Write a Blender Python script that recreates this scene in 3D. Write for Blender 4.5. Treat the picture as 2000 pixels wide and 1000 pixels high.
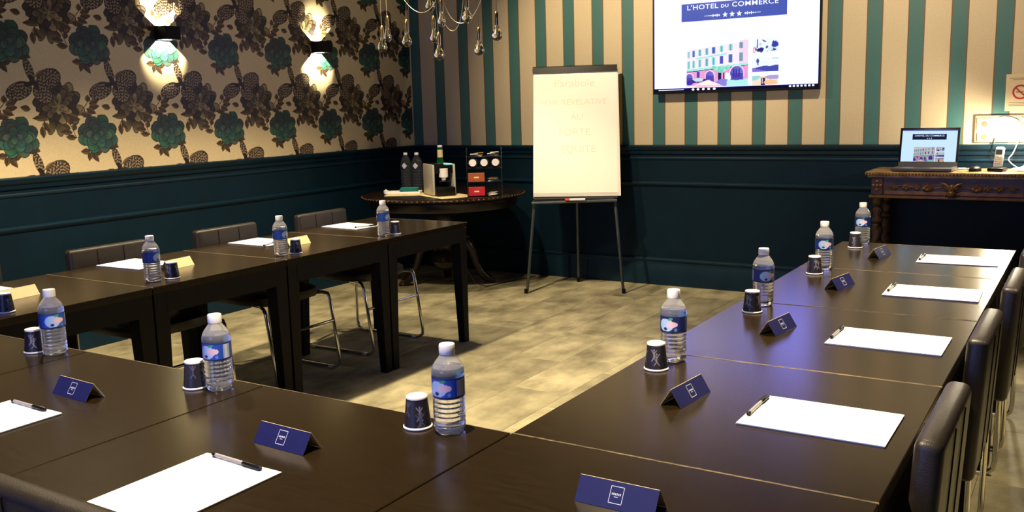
import bpy, bmesh, math, random
import numpy as np
from mathutils import Matrix, Vector
random.seed(7)
rng = np.random.default_rng(11)
for o in list(bpy.data.objects):
    bpy.data.objects.remove(o)
SC = bpy.context.scene
COL = SC.collection
PI = math.pi

# ------------------------------------------------------------------ camera, world, lights, exposure
TZ = 0.725                      # table top height
XW, YW = -5.186, 6.59           # left wall, back wall
XR, YF, ZC = 1.95, -1.5, 2.75   # right wall, front wall, ceiling

def camera():
    yaw, pitch, roll = -0.565170, 0.160070, 0.027876
    cy, sy, cp, sp = math.cos(yaw), math.sin(yaw), math.cos(pitch), math.sin(pitch)
    fwd = Vector((sy*cp, cy*cp, -sp)); right = Vector((cy, -sy, 0)); down = fwd.cross(right)
    r2 = math.cos(roll)*right + math.sin(roll)*down
    d2 = -math.sin(roll)*right + math.cos(roll)*down
    m = Matrix((r2, -d2, -fwd)).transposed().to_4x4()
    m.translation = (0, 0, 1.40)
    cd = bpy.data.cameras.new('camera'); co = bpy.data.objects.new('camera', cd)
    COL.objects.link(co); co.matrix_world = m
    cd.sensor_width = 36; cd.lens = 1812.4/2000*36; cd.clip_start = 0.02
    SC.camera = co
camera()
SC.view_settings.view_transform = 'Standard'
SC.view_settings.look = 'None'
SC.view_settings.gamma = 1
SC.view_settings.use_curve_mapping = False
SC.view_settings.exposure = 0.0
w = bpy.data.worlds.new('world'); SC.world = w; w.use_nodes = True
w.node_tree.nodes['Background'].inputs[0].default_value = (0.6, 0.7, 1.0, 1)
w.node_tree.nodes['Background'].inputs[1].default_value = 0.004

WARM = (1.0, 0.80, 0.52)
def spot(name, loc, energy, size=128, blend=0.55, color=WARM, target=None, radius=0.045):
    l = bpy.data.lights.new(name, 'SPOT'); l.energy = energy; l.color = color
    l.spot_size = math.radians(size); l.spot_blend = blend; l.shadow_soft_size = radius
    o = bpy.data.objects.new(name, l); COL.objects.link(o); o.location = loc
    if target is not None:
        o.rotation_euler = (Vector(target)-Vector(loc)).to_track_quat('-Z', 'Y').to_euler()
    return o
# recessed ceiling downlights in two rows
spot('downlight_lamp', (-3.55, 2.20, 2.70), 265, 114, 0.4)
spot('downlight_lamp', (-3.55, 3.45, 2.70), 205, 114, 0.4)
spot('downlight_lamp', (-3.50, 4.60, 2.70), 225, 110, 0.5)
spot('downlight_lamp', (-1.20, 1.25, 2.70), 400, 84, 0.5)
spot('downlight_lamp', (-0.80, 3.20, 2.70), 520, 86, 0.5)
spot('downlight_lamp', (0.90, 3.60, 2.70), 220, 84, 0.5)
# wall washers in front of the striped wall
spot('wall_washer_lamp', (-3.05, 4.95, 2.70), 175, 84, 0.7, target=(-3.05, YW, 1.75))
spot('wall_washer_lamp', (-1.15, 5.05, 2.70), 120, 84, 0.7, target=(-1.25, YW, 1.65))
# cool light inferred from behind the camera; its unseen window is added
al = bpy.data.lights.new('rear_cool_light', 'AREA'); al.shape = 'RECTANGLE'; al.size = 1.5; al.size_y = 1.2
al.energy = 55; al.color = (0.24, 0.34, 1.0)
ao = bpy.data.objects.new('rear_cool_light', al); COL.objects.link(ao); ao.location = (-1.6, YF+0.03, 1.6)
ao.rotation_euler = (math.radians(90), 0, 0)

# ------------------------------------------------------------------ helpers
def lin(c):
    return tuple(((v/255)/12.92 if v/255 <= 0.04045 else ((v/255+0.055)/1.055)**2.4) for v in c)

def mat(name, rgb, rough=0.5, metal=0.0, spec=0.5, trans=0.0, ior=1.45, emit=None, estr=0.0,
        var=0.0, vscale=20.0, bump=0.0, bscale=200.0, coat=0.0, attr=None, stretch=None, vdark=0.5):
    m = bpy.data.materials.new(name); m.use_nodes = True
    nt = m.node_tree; b = nt.nodes['Principled BSDF']
    c = lin(rgb)
    b.inputs['Base Color'].default_value = (*c, 1)
    b.inputs['Roughness'].default_value = rough
    b.inputs['Metallic'].default_value = metal
    b.inputs['Specular IOR Level'].default_value = spec
    b.inputs['IOR'].default_value = ior
    b.inputs['Transmission Weight'].default_value = trans
    b.inputs['Coat Weight'].default_value = coat
    if emit is not None:
        b.inputs['Emission Color'].default_value = (*lin(emit), 1)
        b.inputs['Emission Strength'].default_value = estr
    tc = nt.nodes.new('ShaderNodeTexCoord'); src = tc.outputs['Object']
    if stretch:
        mp = nt.nodes.new('ShaderNodeMapping'); mp.inputs['Scale'].default_value = stretch
        nt.links.new(src, mp.inputs['Vector']); src = mp.outputs['Vector']
    if var > 0:
        n = nt.nodes.new('ShaderNodeTexNoise'); n.inputs['Scale'].default_value = vscale; n.inputs['Detail'].default_value = 5
        nt.links.new(src, n.inputs['Vector'])
        r = nt.nodes.new('ShaderNodeValToRGB')
        r.color_ramp.elements[0].position = 0.3; r.color_ramp.elements[1].position = 0.7
        lo = [v*(1-var*vdark*1.6) for v in c]; hi = [min(1, v*(1+var)) for v in c]
        r.color_ramp.elements[0].color = (*lo, 1); r.color_ramp.elements[1].color = (*hi, 1)
        nt.links.new(n.outputs['Fac'], r.inputs['Fac']); nt.links.new(r.outputs['Color'], b.inputs['Base Color'])
    if bump > 0:
        n2 = nt.nodes.new('ShaderNodeTexNoise'); n2.inputs['Scale'].default_value = bscale
        nt.links.new(src, n2.inputs['Vector'])
        bp = nt.nodes.new('ShaderNodeBump'); bp.inputs['Strength'].default_value = bump; bp.inputs['Distance'].default_value = 0.002
        nt.links.new(n2.outputs['Fac'], bp.inputs['Height']); nt.links.new(bp.outputs['Normal'], b.inputs['Normal'])
    if attr == 'base' or attr == 'emit':
        a = nt.nodes.new('ShaderNodeAttribute'); a.attribute_name = 'Col'
        if attr == 'base':
            nt.links.new(a.outputs['Color'], b.inputs['Base Color'])
        else:
            b.inputs['Base Color'].default_value = (0.01, 0.01, 0.01, 1)
            nt.links.new(a.outputs['Color'], b.inputs['Emission Color']); b.inputs['Emission Strength'].default_value = estr
    return m

class MB:
    """collects shapes, then links them as one mesh object"""
    def __init__(s): s.v = []; s.f = []; s.M = Matrix()
    def add(s, vs, fs):
        n = len(s.v); M = s.M
        s.v += [tuple(M @ Vector(p)) for p in vs]
        s.f += [tuple(i+n for i in f) for f in fs]
        return s
    def box(s, x0, x1, y0, y1, z0, z1):
        vs = [(x, y, z) for z in (z0, z1) for y in (y0, y1) for x in (x0, x1)]
        return s.add(vs, [(0,2,3,1),(4,5,7,6),(0,1,5,4),(2,6,7,3),(0,4,6,2),(1,3,7,5)])
    def rbox(s, x0, x1, y0, y1, z0, z1, r=0.005, seg=2):
        bm = bmesh.new(); bmesh.ops.create_cube(bm, size=1)
        bmesh.ops.scale(bm, vec=(x1-x0, y1-y0, z1-z0), verts=bm.verts)
        bmesh.ops.translate(bm, vec=((x0+x1)/2, (y0+y1)/2, (z0+z1)/2), verts=bm.verts)
        bmesh.ops.bevel(bm, geom=bm.edges[:]+bm.verts[:], offset=r, segments=seg, affect='EDGES', profile=0.5)
        bm.verts.index_update()
        s.add([v.co[:] for v in bm.verts], [tuple(v.index for v in f.verts) for f in bm.faces]); bm.free()
        return s
    def taper(s, c0, s0, c1, s1):
        """frustum between two rectangles (centre, (sx, sy)) at different z"""
        vs = []
        for c, q in ((c0, s0), (c1, s1)):
            for dy in (-1, 1):
                for dx in (-1, 1):
                    vs.append((c[0]+dx*q[0]/2, c[1]+dy*q[1]/2, c[2]))
        return s.add(vs, [(0,2,3,1),(4,5,7,6),(0,1,5,4),(2,6,7,3),(0,4,6,2),(1,3,7,5)])
    def lathe(s, prof, seg=32, c=(0,0,0), mod=None):
        vs = []; rings = []
        for (r, z) in prof:
            if r < 1e-6:
                rings.append([len(vs)]); vs.append((c[0], c[1], c[2]+z))
            else:
                ring = []
                for i in range(seg):
                    a = 2*PI*i/seg; rr = r*(mod(a, z) if mod else 1)
                    ring.append(len(vs)); vs.append((c[0]+rr*math.cos(a), c[1]+rr*math.sin(a), c[2]+z))
                rings.append(ring)
        fs = []
        for a, b in zip(rings[:-1], rings[1:]):
            if len(a) == 1 and len(b) == 1: continue
            for i in range(seg):
                j = (i+1) % seg
                if len(a) == 1: fs.append((a[0], b[j], b[i]))
                elif len(b) == 1: fs.append((a[i], a[j], b[0]))
                else: fs.append((a[i], a[j], b[j], b[i]))
        return s.add(vs, fs)
    def tube(s, pts, r, seg=8, cap=True):
        P = [Vector(p) for p in pts]; n = len(P)
        R = r if isinstance(r, (list, tuple)) else [r]*n
        vs = []; fs = []; up = None
        for i in range(n):
            t = (P[min(i+1, n-1)]-P[max(i-1, 0)]).normalized()
            if up is None:
                up = Vector((0,0,1)) if abs(t.z) < 0.9 else Vector((1,0,0))
            sd = t.cross(up)
            if sd.length < 1e-5: sd = t.orthogonal()
            sd.normalize(); up = sd.cross(t).normalized()
            for k in range(seg):
                a = 2*PI*k/seg
                vs.append(tuple(P[i]+R[i]*(math.cos(a)*sd+math.sin(a)*up)))
        for i in range(n-1):
            for k in range(seg):
                j = (k+1) % seg
                fs.append((i*seg+k, i*seg+j, (i+1)*seg+j, (i+1)*seg+k))
        if cap:
            fs.append(tuple(range(seg-1, -1, -1))); fs.append(tuple((n-1)*seg+k for k in range(seg)))
        return s.add(vs, fs)
    def ball(s, c, rx, ry=None, rz=None, seg=14, rings=8):
        ry = ry or rx; rz = rz or rx
        vs = [(c[0], c[1], c[2]-rz)]; fs = []
        for i in range(1, rings):
            th = PI*i/rings
            for k in range(seg):
                a = 2*PI*k/seg
                vs.append((c[0]+rx*math.sin(th)*math.cos(a), c[1]+ry*math.sin(th)*math.sin(a), c[2]-rz*math.cos(th)))
        vs.append((c[0], c[1], c[2]+rz)); L = len(vs)-1
        for k in range(seg):
            j = (k+1) % seg
            fs.append((0, 1+j, 1+k))
            for i in range(rings-2):
                a = 1+i*seg
                fs.append((a+k, a+j, a+seg+j, a+seg+k))
            fs.append((L, 1+(rings-2)*seg+k, 1+(rings-2)*seg+j))
        return s.add(vs, fs)
    def prism(s, poly, z0, z1):
        n = len(poly)
        vs = [(x, y, z0) for x, y in poly]+[(x, y, z1) for x, y in poly]
        fs = [tuple(range(n-1, -1, -1)), tuple(range(n, 2*n))]+[(i, (i+1) % n, n+(i+1) % n, n+i) for i in range(n)]
        return s.add(vs, fs)
    def build(s, name, m, parent=None, smooth=35):
        me = bpy.data.meshes.new(name); me.from_pydata(s.v, [], s.f); me.update()
        bm = bmesh.new(); bm.from_mesh(me); bmesh.ops.recalc_face_normals(bm, faces=bm.faces); bm.to_mesh(me); bm.free()
        if smooth:
            me.polygons.foreach_set('use_smooth', [True]*len(me.polygons)); me.set_sharp_from_angle(angle=math.radians(smooth))
        me.materials.append(m)
        o = bpy.data.objects.new(name, me); COL.objects.link(o); o.parent = parent
        return o

def thing(name, label, cat, loc=(0,0,0), rz=0.0, group=None):
    o = bpy.data.objects.new(name, None); COL.objects.link(o); o.location = loc; o.rotation_euler = (0,0,rz)
    o.empty_display_size = 0.05
    return tag(o, label, cat, group)
def tag(o, label, cat, group=None):
    o['label'] = label; o['category'] = cat
    if group: o['group'] = group
    return o
def struct(o):
    o['kind'] = 'structure'; return o
def copy_thing(root, loc, rz, label):
    r = root.copy(); COL.objects.link(r); r.location = loc; r.rotation_euler = (0,0,rz); r['label'] = label
    for ch in root.children:
        c = ch.copy(); COL.objects.link(c); c.parent = r
        for g in ch.children:
            d = g.copy(); COL.objects.link(d); d.parent = c
    return r

def grid_mesh(name, cols, fn, m, parent=None, smooth=True):
    """cols: (ny, nx, 3) linear colours, fn(u, v) arrays -> xyz; one vertex per sample"""
    ny, nx = cols.shape[:2]
    U, V = np.meshgrid(np.linspace(0, 1, nx), np.linspace(0, 1, ny))
    X, Y, Z = fn(U, V)
    co = np.stack([X, Y, Z], -1).reshape(-1, 3).astype(np.float32)
    idx = np.arange(nx*ny).reshape(ny, nx)
    q = np.stack([idx[:-1, :-1], idx[:-1, 1:], idx[1:, 1:], idx[1:, :-1]], -1).reshape(-1).astype(np.int32)
    nf = (nx-1)*(ny-1)
    me = bpy.data.meshes.new(name)
    me.vertices.add(nx*ny); me.vertices.foreach_set('co', co.reshape(-1))
    me.loops.add(nf*4); me.loops.foreach_set('vertex_index', q)
    me.polygons.add(nf); me.polygons.foreach_set('loop_start', np.arange(0, nf*4, 4, dtype=np.int32))
    me.update(calc_edges=True)
    if smooth: me.polygons.foreach_set('use_smooth', np.ones(nf, dtype=bool))
    at = me.color_attributes.new('Col', 'FLOAT_COLOR', 'POINT')
    rgba = np.ones((nx*ny, 4), dtype=np.float32); rgba[:, :3] = cols.reshape(-1, 3)
    at.data.foreach_set('color', rgba.reshape(-1))
    me.materials.append(m)
    o = bpy.data.objects.new(name, me); COL.objects.link(o); o.parent = parent
    return o

class Canvas:
    """flat print drawn with arithmetic; x right, y up, metres (or any unit)"""
    def __init__(s, w, h, nx, ny, bg, wrap=False):
        s.w, s.h, s.wrap = w, h, wrap
        s.X, s.Y = np.meshgrid(np.linspace(0, w, nx), np.linspace(0, h, ny))
        s.c = np.empty((ny, nx, 3)); s.c[:] = lin(bg)
        s.noise = rng.random((ny, nx))
    def d(s, cx, cy):
        dx, dy = s.X-cx, s.Y-cy
        if s.wrap:
            dx = (dx+s.w/2) % s.w-s.w/2; dy = (dy+s.h/2) % s.h-s.h/2
        return dx, dy
    def ell(s, cx, cy, rx, ry, ang=0.0, c0=(0,0,0), c1=None, edge=None, ew=0.8):
        dx, dy = s.d(cx, cy); ca, sa = math.cos(ang), math.sin(ang)
        a = (dx*ca+dy*sa)/rx; b = (-dx*sa+dy*ca)/ry; r = a*a+b*b; k = r < 1
        t = np.clip((a+1)/2, 0, 1)[..., None]
        c = np.array(lin(c0))*(1-t)+np.array(lin(c1 or c0))*t
        s.c[k] = c[k]
        if edge is not None:
            e = k & (r > ew); s.c[e] = lin(edge)
    def leaf(s, x0, y0, x1, y1, wd, c0, c1, vein=None):
        L = math.hypot(x1-x0, y1-y0); an = math.atan2(y1-y0, x1-x0)
        dx, dy = s.d((x0+x1)/2, (y0+y1)/2); ca, sa = math.cos(an), math.sin(an)
        a = (dx*ca+dy*sa)/(L/2); b = (-dx*sa+dy*ca)
        lim = wd/2*np.clip(1-a*a, 0, 1)*(1.15-0.35*a)
        k = (np.abs(a) < 1) & (np.abs(b) < lim)
        t = np.clip(0.5+b/(wd+1e-9), 0, 1)[..., None]
        c = np.array(lin(c0))*(1-t)+np.array(lin(c1))*t
        s.c[k] = c[k]
        if vein is not None:
            v = k & (np.abs(b) < wd*0.07); s.c[v] = lin(vein)
    def line(s, x0, y0, x1, y1, wd, c0):
        L = math.hypot(x1-x0, y1-y0)+1e-9; an = math.atan2(y1-y0, x1-x0)
        dx, dy = s.d((x0+x1)/2, (y0+y1)/2); ca, sa = math.cos(an), math.sin(an)
        a = dx*ca+dy*sa; b = -dx*sa+dy*ca
        s.c[(np.abs(a) < L/2) & (np.abs(b) < wd/2)] = lin(c0)
    def rect(s, x0, x1, y0, y1, c0, skew=0.0):
        yy = s.Y-skew*s.X
        s.c[(s.X >= x0) & (s.X < x1) & (yy >= y0) & (yy < y1)] = lin(c0)
    def poly(s, pts, c0):
        k = np.zeros(s.X.shape, bool); n = len(pts)
        for i in range(n):
            x0, y0 = pts[i]; x1, y1 = pts[(i+1) % n]
            if y0 == y1: continue
            c = ((y0 > s.Y) != (y1 > s.Y)) & (s.X < (x1-x0)*(s.Y-y0)/(y1-y0)+x0)
            k ^= c
        s.c[k] = lin(c0)

def text_shape(mb, body, size, M, align='CENTER', sx=1.0, bold=0.0):
    cu = bpy.data.curves.new('lettering', 'FONT'); cu.body = body; cu.size = size; cu.align_x = align
    cu.offset = bold; cu.space_character = 1.0+140*max(bold, 0); cu.resolution_u = 3; cu.fill_mode = 'BOTH'
    o = bpy.data.objects.new('lettering', cu); COL.objects.link(o)
    me = o.to_mesh()
    old = mb.M; mb.M = M @ Matrix.Diagonal((sx, 1, 1, 1))
    mb.add([v.co[:] for v in me.vertices], [tuple(p.vertices) for p in me.polygons]); mb.M = old
    o.to_mesh_clear(); bpy.data.objects.remove(o); bpy.data.curves.remove(cu)

# ------------------------------------------------------------------ materials
M = {}
M['wall'] = mat('painted_panelling', (3, 28, 41), 0.55, spec=0.2, var=0.15, vscale=6, bump=0.05, bscale=300)
M['trim'] = mat('painted_moulding', (4, 34, 48), 0.4, spec=0.35, var=0.1, vscale=8)
M['ceil'] = mat('ceiling_paint', (60, 58, 56), 0.8, var=0.05)
M['plain'] = mat('plain_wall_paint', (40, 48, 52), 0.7, var=0.1)
M['table'] = mat('wenge_table', (34, 26, 14), 0.22, var=0.2, vscale=14, spec=0.35, stretch=(1, 8, 1))
M['tableleg'] = mat('wenge_leg', (14, 11, 10), 0.55, spec=0.15, var=0.2, vscale=20)
M['edge'] = mat('worn_lit_table_edge', (128, 112, 84), 0.5, var=0.9, vscale=40)  # bare worn edge, with the light it catches mixed into the colour
M['leather'] = mat('dark_leather', (40, 35, 30), 0.42, var=0.15, vscale=40, bump=0.25, bscale=350)
M['chrome'] = mat('chrome_tube', (200, 198, 190), 0.16, metal=1.0, var=0.05)
M['paper'] = mat('white_paper', (250, 249, 246), 0.6, var=0.01)
M['pad'] = mat('flipchart_paper', (250, 244, 226), 0.7, var=0.02, vscale=3)
M['black'] = mat('black_plastic', (12, 12, 14), 0.4, spec=0.25, var=0.1)
M['penclear'] = mat('clear_pen_barrel', (225, 225, 228), 0.15, trans=0.6, var=0.02)
M['cap'] = mat('white_cap', (245, 245, 243), 0.4, var=0.02)
M['pet'] = mat('clear_pet', (250, 252, 255), 0.03, trans=0.85, ior=1.12)
M['water'] = mat('bottled_water', (244, 249, 255), 0.02, trans=0.88, ior=1.32)
M['print'] = mat('printed_surface', (128, 128, 128), 0.4, attr='base')
M['screen'] = mat('screen_picture', (0, 0, 0), 0.2, attr='emit', estr=1.05)
M['navy'] = mat('navy_card', (29, 32, 84), 0.42, var=0.08, vscale=80)
M['cream'] = mat('cream_card', (236, 214, 160), 0.5, var=0.03)
M['white'] = mat('white_plastic', (235, 233, 228), 0.4, var=0.03)
M['cupwhite'] = mat('white_card_cup', (240, 238, 234), 0.6, var=0.02)
M['logo'] = mat('silver_print', (205, 210, 225), 0.4, var=0.02)
M['steel'] = mat('grey_steel', (96, 102, 104), 0.35, metal=0.8, var=0.15)
M['silver'] = mat('silver_panel', (196, 190, 172), 0.4, metal=0.25, var=0.06, vscale=60)
M['oak'] = mat('carved_dark_oak', (58, 38, 22), 0.36, var=0.5, vscale=14, bump=0.3, bscale=60)
M['oakgold'] = mat('polished_oak_highlight', (104, 68, 34), 0.34, var=0.4, vscale=20)
M['marble'] = mat('veined_brown_top', (150, 120, 76), 0.3, var=0.6, vscale=18)
M['mahog'] = mat('dark_mahogany', (26, 16, 12), 0.28, var=0.5, vscale=12, bump=0.2, bscale=80)
M['glass'] = mat('clear_bulb_glass', (250, 250, 245), 0.02, trans=1.0, ior=1.25)
M['brass'] = mat('pale_brass', (190, 165, 105), 0.28, metal=1.0, var=0.1)
M['wire'] = mat('pale_wire', (175, 168, 140), 0.35, metal=0.4, var=0.05)
M['sconce'] = mat('black_sconce_metal', (12, 11, 11), 0.55, spec=0.2, var=0.1)
M['red'] = mat('red_carton', (190, 30, 42), 0.45, var=0.08)
M['brown'] = mat('orange_brown_carton', (165, 82, 34), 0.5, var=0.12)
M['gold'] = mat('gold_foil', (205, 170, 70), 0.3, metal=0.6, var=0.3, vscale=90)
M['teal'] = mat('teal_cloth', (24, 120, 112), 0.8, var=0.3, vscale=60, bump=0.4, bscale=200)
M['placemat'] = mat('cream_placemat', (226, 212, 168), 0.6, var=0.05)
M['acrylic'] = mat('clear_acrylic', (235, 240, 240), 0.04, trans=1.0, ior=1.04)
M['bigpet'] = mat('clear_large_bottle', (235, 240, 245), 0.03, trans=0.97, ior=1.2)
M['greenglass'] = mat('green_bottle_glass', (24, 110, 60), 0.08, trans=0.5, ior=1.4)
M['mint'] = mat('mint_indicator', (150, 235, 215), 0.4, emit=(120, 235, 210), estr=0.6)
M['redring'] = mat('red_sign_print', (170, 40, 34), 0.5, var=0.05)
M['signpaper'] = mat('cream_sign', (214, 196, 158), 0.6, var=0.04)
M['greyink'] = mat('faded_marker_ink', (228, 219, 195), 0.7, var=0.05)
M['inkline'] = mat('grey_print', (120, 110, 95), 0.6, var=0.05)
M['tan'] = mat('tan_socket_panel', (196, 176, 140), 0.55, var=0.12, vscale=14)
M['socket'] = mat('brown_socket', (112, 92, 66), 0.5, var=0.1)
M['lamptube'] = mat('lit_lamp_diffuser', (255, 250, 235), 0.4, emit=(255, 240, 205), estr=45)
M['tvwhite'] = mat('lit_screen_white', (0, 0, 0), 0.2, emit=(138, 140, 255), estr=4.6)
M['tvblue'] = mat('lit_screen_banner', (0, 0, 0), 0.2, emit=(72, 88, 172), estr=1.15)
M['tvtext'] = mat('lit_screen_lettering', (0, 0, 0), 0.2, emit=(245, 248, 255), estr=1.2)
M['tvbar'] = mat('lit_screen_taskbar', (0, 0, 0), 0.2, emit=(14, 14, 46), estr=0.8)
M['lapwhite'] = mat('laptop_screen_white', (0, 0, 0), 0.2, emit=(196, 226, 250), estr=1.1)
M['lapnavy'] = mat('laptop_screen_banner', (0, 0, 0), 0.2, emit=(22, 30, 62), estr=0.9)
M['lapgrey'] = mat('laptop_grey_shell', (92, 88, 84), 0.4, metal=0.3, var=0.05)
M['orange'] = mat('orange_marker_band', (220, 70, 30), 0.5, var=0.03)

def stripes_material():
    m = bpy.data.materials.new('striped_wallpaper'); m.use_nodes = True
    nt = m.node_tree; b = nt.nodes['Principled BSDF']; N = nt.nodes.new; Lk = nt.links.new
    tc = N('ShaderNodeTexCoord'); sp = N('ShaderNodeSeparateXYZ'); Lk(tc.outputs['Object'], sp.inputs[0])
    def mth(op, a, b_=None):
        n = N('ShaderNodeMath'); n.operation = op
        for i, q in enumerate((a, b_)):
            if q is None: continue
            if isinstance(q, (int, float)): n.inputs[i].default_value = q
            else: Lk(q, n.inputs[i])
        return n.outputs[0]
    t = mth('FRACT', mth('DIVIDE', mth('ADD', sp.outputs['X'], 4.866+0.2546*40), 0.2546))   # teal stripe centred on 0
    d = mth('ABSOLUTE', mth('SUBTRACT', mth('FRACT', mth('ADD', t, 0.5)), 0.5))               # 0 at stripe centre
    teal = mth('LESS_THAN', d, 0.176)
    line = mth('MULTIPLY', mth('LESS_THAN', d, 0.200), mth('GREATER_THAN', d, 0.170))
    nz = N('ShaderNodeTexNoise'); nz.inputs['Scale'].default_value = 90; nz.inputs['Detail'].default_value = 4; Lk(tc.outputs['Object'], nz.inputs['Vector'])
    def rgb(c):
        n = N('ShaderNodeRGB'); n.outputs[0].default_value = (*lin(c), 1); return n.outputs[0]
    def mix(f, a, b_):
        n = N('ShaderNodeMix'); n.data_type = 'RGBA'; Lk(f, n.inputs['Factor']); Lk(a, n.inputs['A']); Lk(b_, n.inputs['B']); return n.outputs['Result']
    c = mix(teal, rgb((214, 196, 160)), rgb((66, 112, 108)))
    c = mix(line, c, rgb((112, 86, 50)))
    k = mix(nz.outputs['Fac'], rgb((232, 232, 232)), rgb((255, 255, 255)))
    mu = N('ShaderNodeMix'); mu.data_type = 'RGBA'; mu.blend_type = 'MULTIPLY'; mu.inputs['Factor'].default_value = 1
    Lk(c, mu.inputs['A']); Lk(k, mu.inputs['B']); Lk(mu.outputs['Result'], b.inputs['Base Color'])
    b.inputs['Roughness'].default_value = 0.55
    return m

def floor_material():
    m = bpy.data.materials.new('stone_look_vinyl'); m.use_nodes = True
    nt = m.node_tree; b = nt.nodes['Principled BSDF']; N = nt.nodes.new; Lk = nt.links.new
    g = N('ShaderNodeNewGeometry'); oi = N('ShaderNodeObjectInfo')
    mp = N('ShaderNodeVectorMath'); mp.operation = 'MULTIPLY_ADD'
    cmb = N('ShaderNodeCombineXYZ'); Lk(oi.outputs['Random'], cmb.inputs['X']); Lk(oi.outputs['Random'], cmb.inputs['Y'])
    mp.inputs[1].default_value = (1, 1, 1)
    sc = N('ShaderNodeVectorMath'); sc.operation = 'SCALE'; sc.inputs['Scale'].default_value = 9; Lk(cmb.outputs[0], sc.inputs[0])
    Lk(g.outputs['Position'], mp.inputs[0]); Lk(sc.outputs[0], mp.inputs[2])
    st = N('ShaderNodeMapping'); st.inputs['Scale'].default_value = (1.0, 0.6, 1); Lk(mp.outputs[0], st.inputs['Vector'])
    n = N('ShaderNodeTexNoise'); n.inputs['Scale'].default_value = 5.5; n.inputs['Detail'].default_value = 8; n.inputs['Roughness'].default_value = 0.62
    Lk(st.outputs[0], n.inputs['Vector'])
    r = N('ShaderNodeValToRGB'); e = r.color_ramp.elements
    e[0].position = 0.30; e[0].color = (*lin((108, 102, 78)), 1); e[1].position = 0.70; e[1].color = (*lin((190, 182, 146)), 1)
    Lk(n.outputs['Fac'], r.inputs['Fac'])
    hv = N('ShaderNodeHueSaturation'); Lk(r.outputs['Color'], hv.inputs['Color'])
    ma = N('ShaderNodeMapRange'); ma.inputs['To Min'].default_value = 0.84; ma.inputs['To Max'].default_value = 1.1
    Lk(oi.outputs['Random'], ma.inputs['Value']); Lk(ma.outputs[0], hv.inputs['Value'])
    Lk(hv.outputs['Color'], b.inputs['Base Color']); b.inputs['Roughness'].default_value = 0.5
    b.inputs['Specular IOR Level'].default_value = 0.35
    return m
M['stripes'] = stripes_material()
M['floor'] = floor_material()

# ------------------------------------------------------------------ room shell
T = 0.12
fl = struct(MB().box(XW-T, XR+T, YF-T, YW+T, -0.15, -0.006).build('floor', M['tableleg'], None, 0))
TW, TL = 0.305, 0.61
tile = None
gy = 1.38
nx = int(math.ceil((XR-XW)/TW))
for i in range(nx):
    x0 = XW+i*TW; off = (0.0, 0.33, 0.17)[i % 3]*TL
    y = gy-off
    while y < YW:
        a, b_ = max(y, gy), min(y+TL, YW); xe = min(x0+TW, XR)
        if b_-a > 0.02:
            full = abs(b_-a-TL) < 1e-6 and abs(xe-x0-TW) < 1e-6
            if full and tile is not None:
                t = tile.copy(); COL.objects.link(t)
            else:
                hx, hy = (xe-x0)/2-0.0008, (b_-a)/2-0.0008
                mb = MB().taper((0,0,-0.006), (2*hx, 2*hy), (0,0,-0.0008), (2*hx, 2*hy)).taper((0,0,-0.0008), (2*hx, 2*hy), (0,0,0), (2*hx-0.002, 2*hy-0.002))
                t = mb.build('tile', M['floor'], None, 0)
                if full: tile = t
            t.location = ((x0+xe)/2, (a+b_)/2, 0); t.parent = fl
        y += TL
MB().box(XW, XR, YF, gy-0.001, -0.006, 0).build('floor_covering', M['floor'], fl, 0)
struct(MB().box(XW-T, XR+T, YF-T, YW+T, ZC, ZC+T).build('ceiling', M['ceil'], None, 0))
wl = struct(MB().box(XW-T, XW, YF-T, YW+T, 0, ZC).build('wall_left', M['wall'], None, 0))
wb = struct(MB().box(XW, XR, YW, YW+T, 0, ZC).build('wall_back', M['wall'], None, 0))
struct(MB().box(XR, XR+T, YF-T, YW+T, 0, ZC).build('wall_right', M['plain'], None, 0))
wf = MB()
wf.box(XW, -2.45, YF-T, YF, 0, ZC).box(-0.75, XR, YF-T, YF, 0, ZC).box(-2.45, -0.75, YF-T, YF, 0, 0.9).box(-2.45, -0.75, YF-T, YF, 2.3, ZC)
struct(wf.build('wall_front', M['plain'], None, 0))
wn = struct(MB().box(-2.45, -2.39, YF-0.08, YF-0.02, 0.9, 2.3).box(-0.81, -0.75, YF-0.08, YF-0.02, 0.9, 2.3).box(-2.39, -0.81, YF-0.08, YF-0.02, 0.9, 0.96)
            .box(-2.39, -0.81, YF-0.08, YF-0.02, 2.24, 2.3).box(-1.63, -1.57, YF-0.08, YF-0.02, 0.96, 2.24).build('added_window_1', M['white'], None, 0))  # unseen window, added as a source for the cool area light
MB().box(-2.39, -1.63, YF-0.055, YF-0.05, 0.96, 2.24).build('pane', M['acrylic'], wn, 0)
MB().box(-1.57, -0.81, YF-0.055, YF-0.05, 0.96, 2.24).build('pane', M['acrylic'], wn, 0)

# wainscot mouldings: profile (offset from wall, z) extruded along the wall
def moulding(name, prof):
    def make(kind):
        mb = MB(); n = len(prof)
        if kind == 'back':
            a = [(XW, YW-d, z) for d, z in prof]; b_ = [(XR, YW-d, z) for d, z in prof]
        else:
            a = [(XW+d, YF, z) for d, z in prof]; b_ = [(XW+d, YW, z) for d, z in prof]
        mb.add(a+b_, [(i, i+1, n+i+1, n+i) for i in range(n-1)]+[tuple(range(n)), tuple(range(2*n-1, n-1, -1))])
        return struct(mb.build(name % kind if '%' in name else name, M['trim'], None, 30))
    return make('back'), make('left')
rail = [(0,1.012),(0.010,1.012),(0.014,1.024),(0.016,1.036),(0.026,1.044),(0.034,1.056),(0.036,1.070),(0.030,1.078),(0,1.080)]
midm = [(0,0.768),(0.006,0.768),(0.012,0.774),(0.018,0.780),(0.020,0.790),(0.014,0.797),(0.006,0.802),(0,0.802)]
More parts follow.
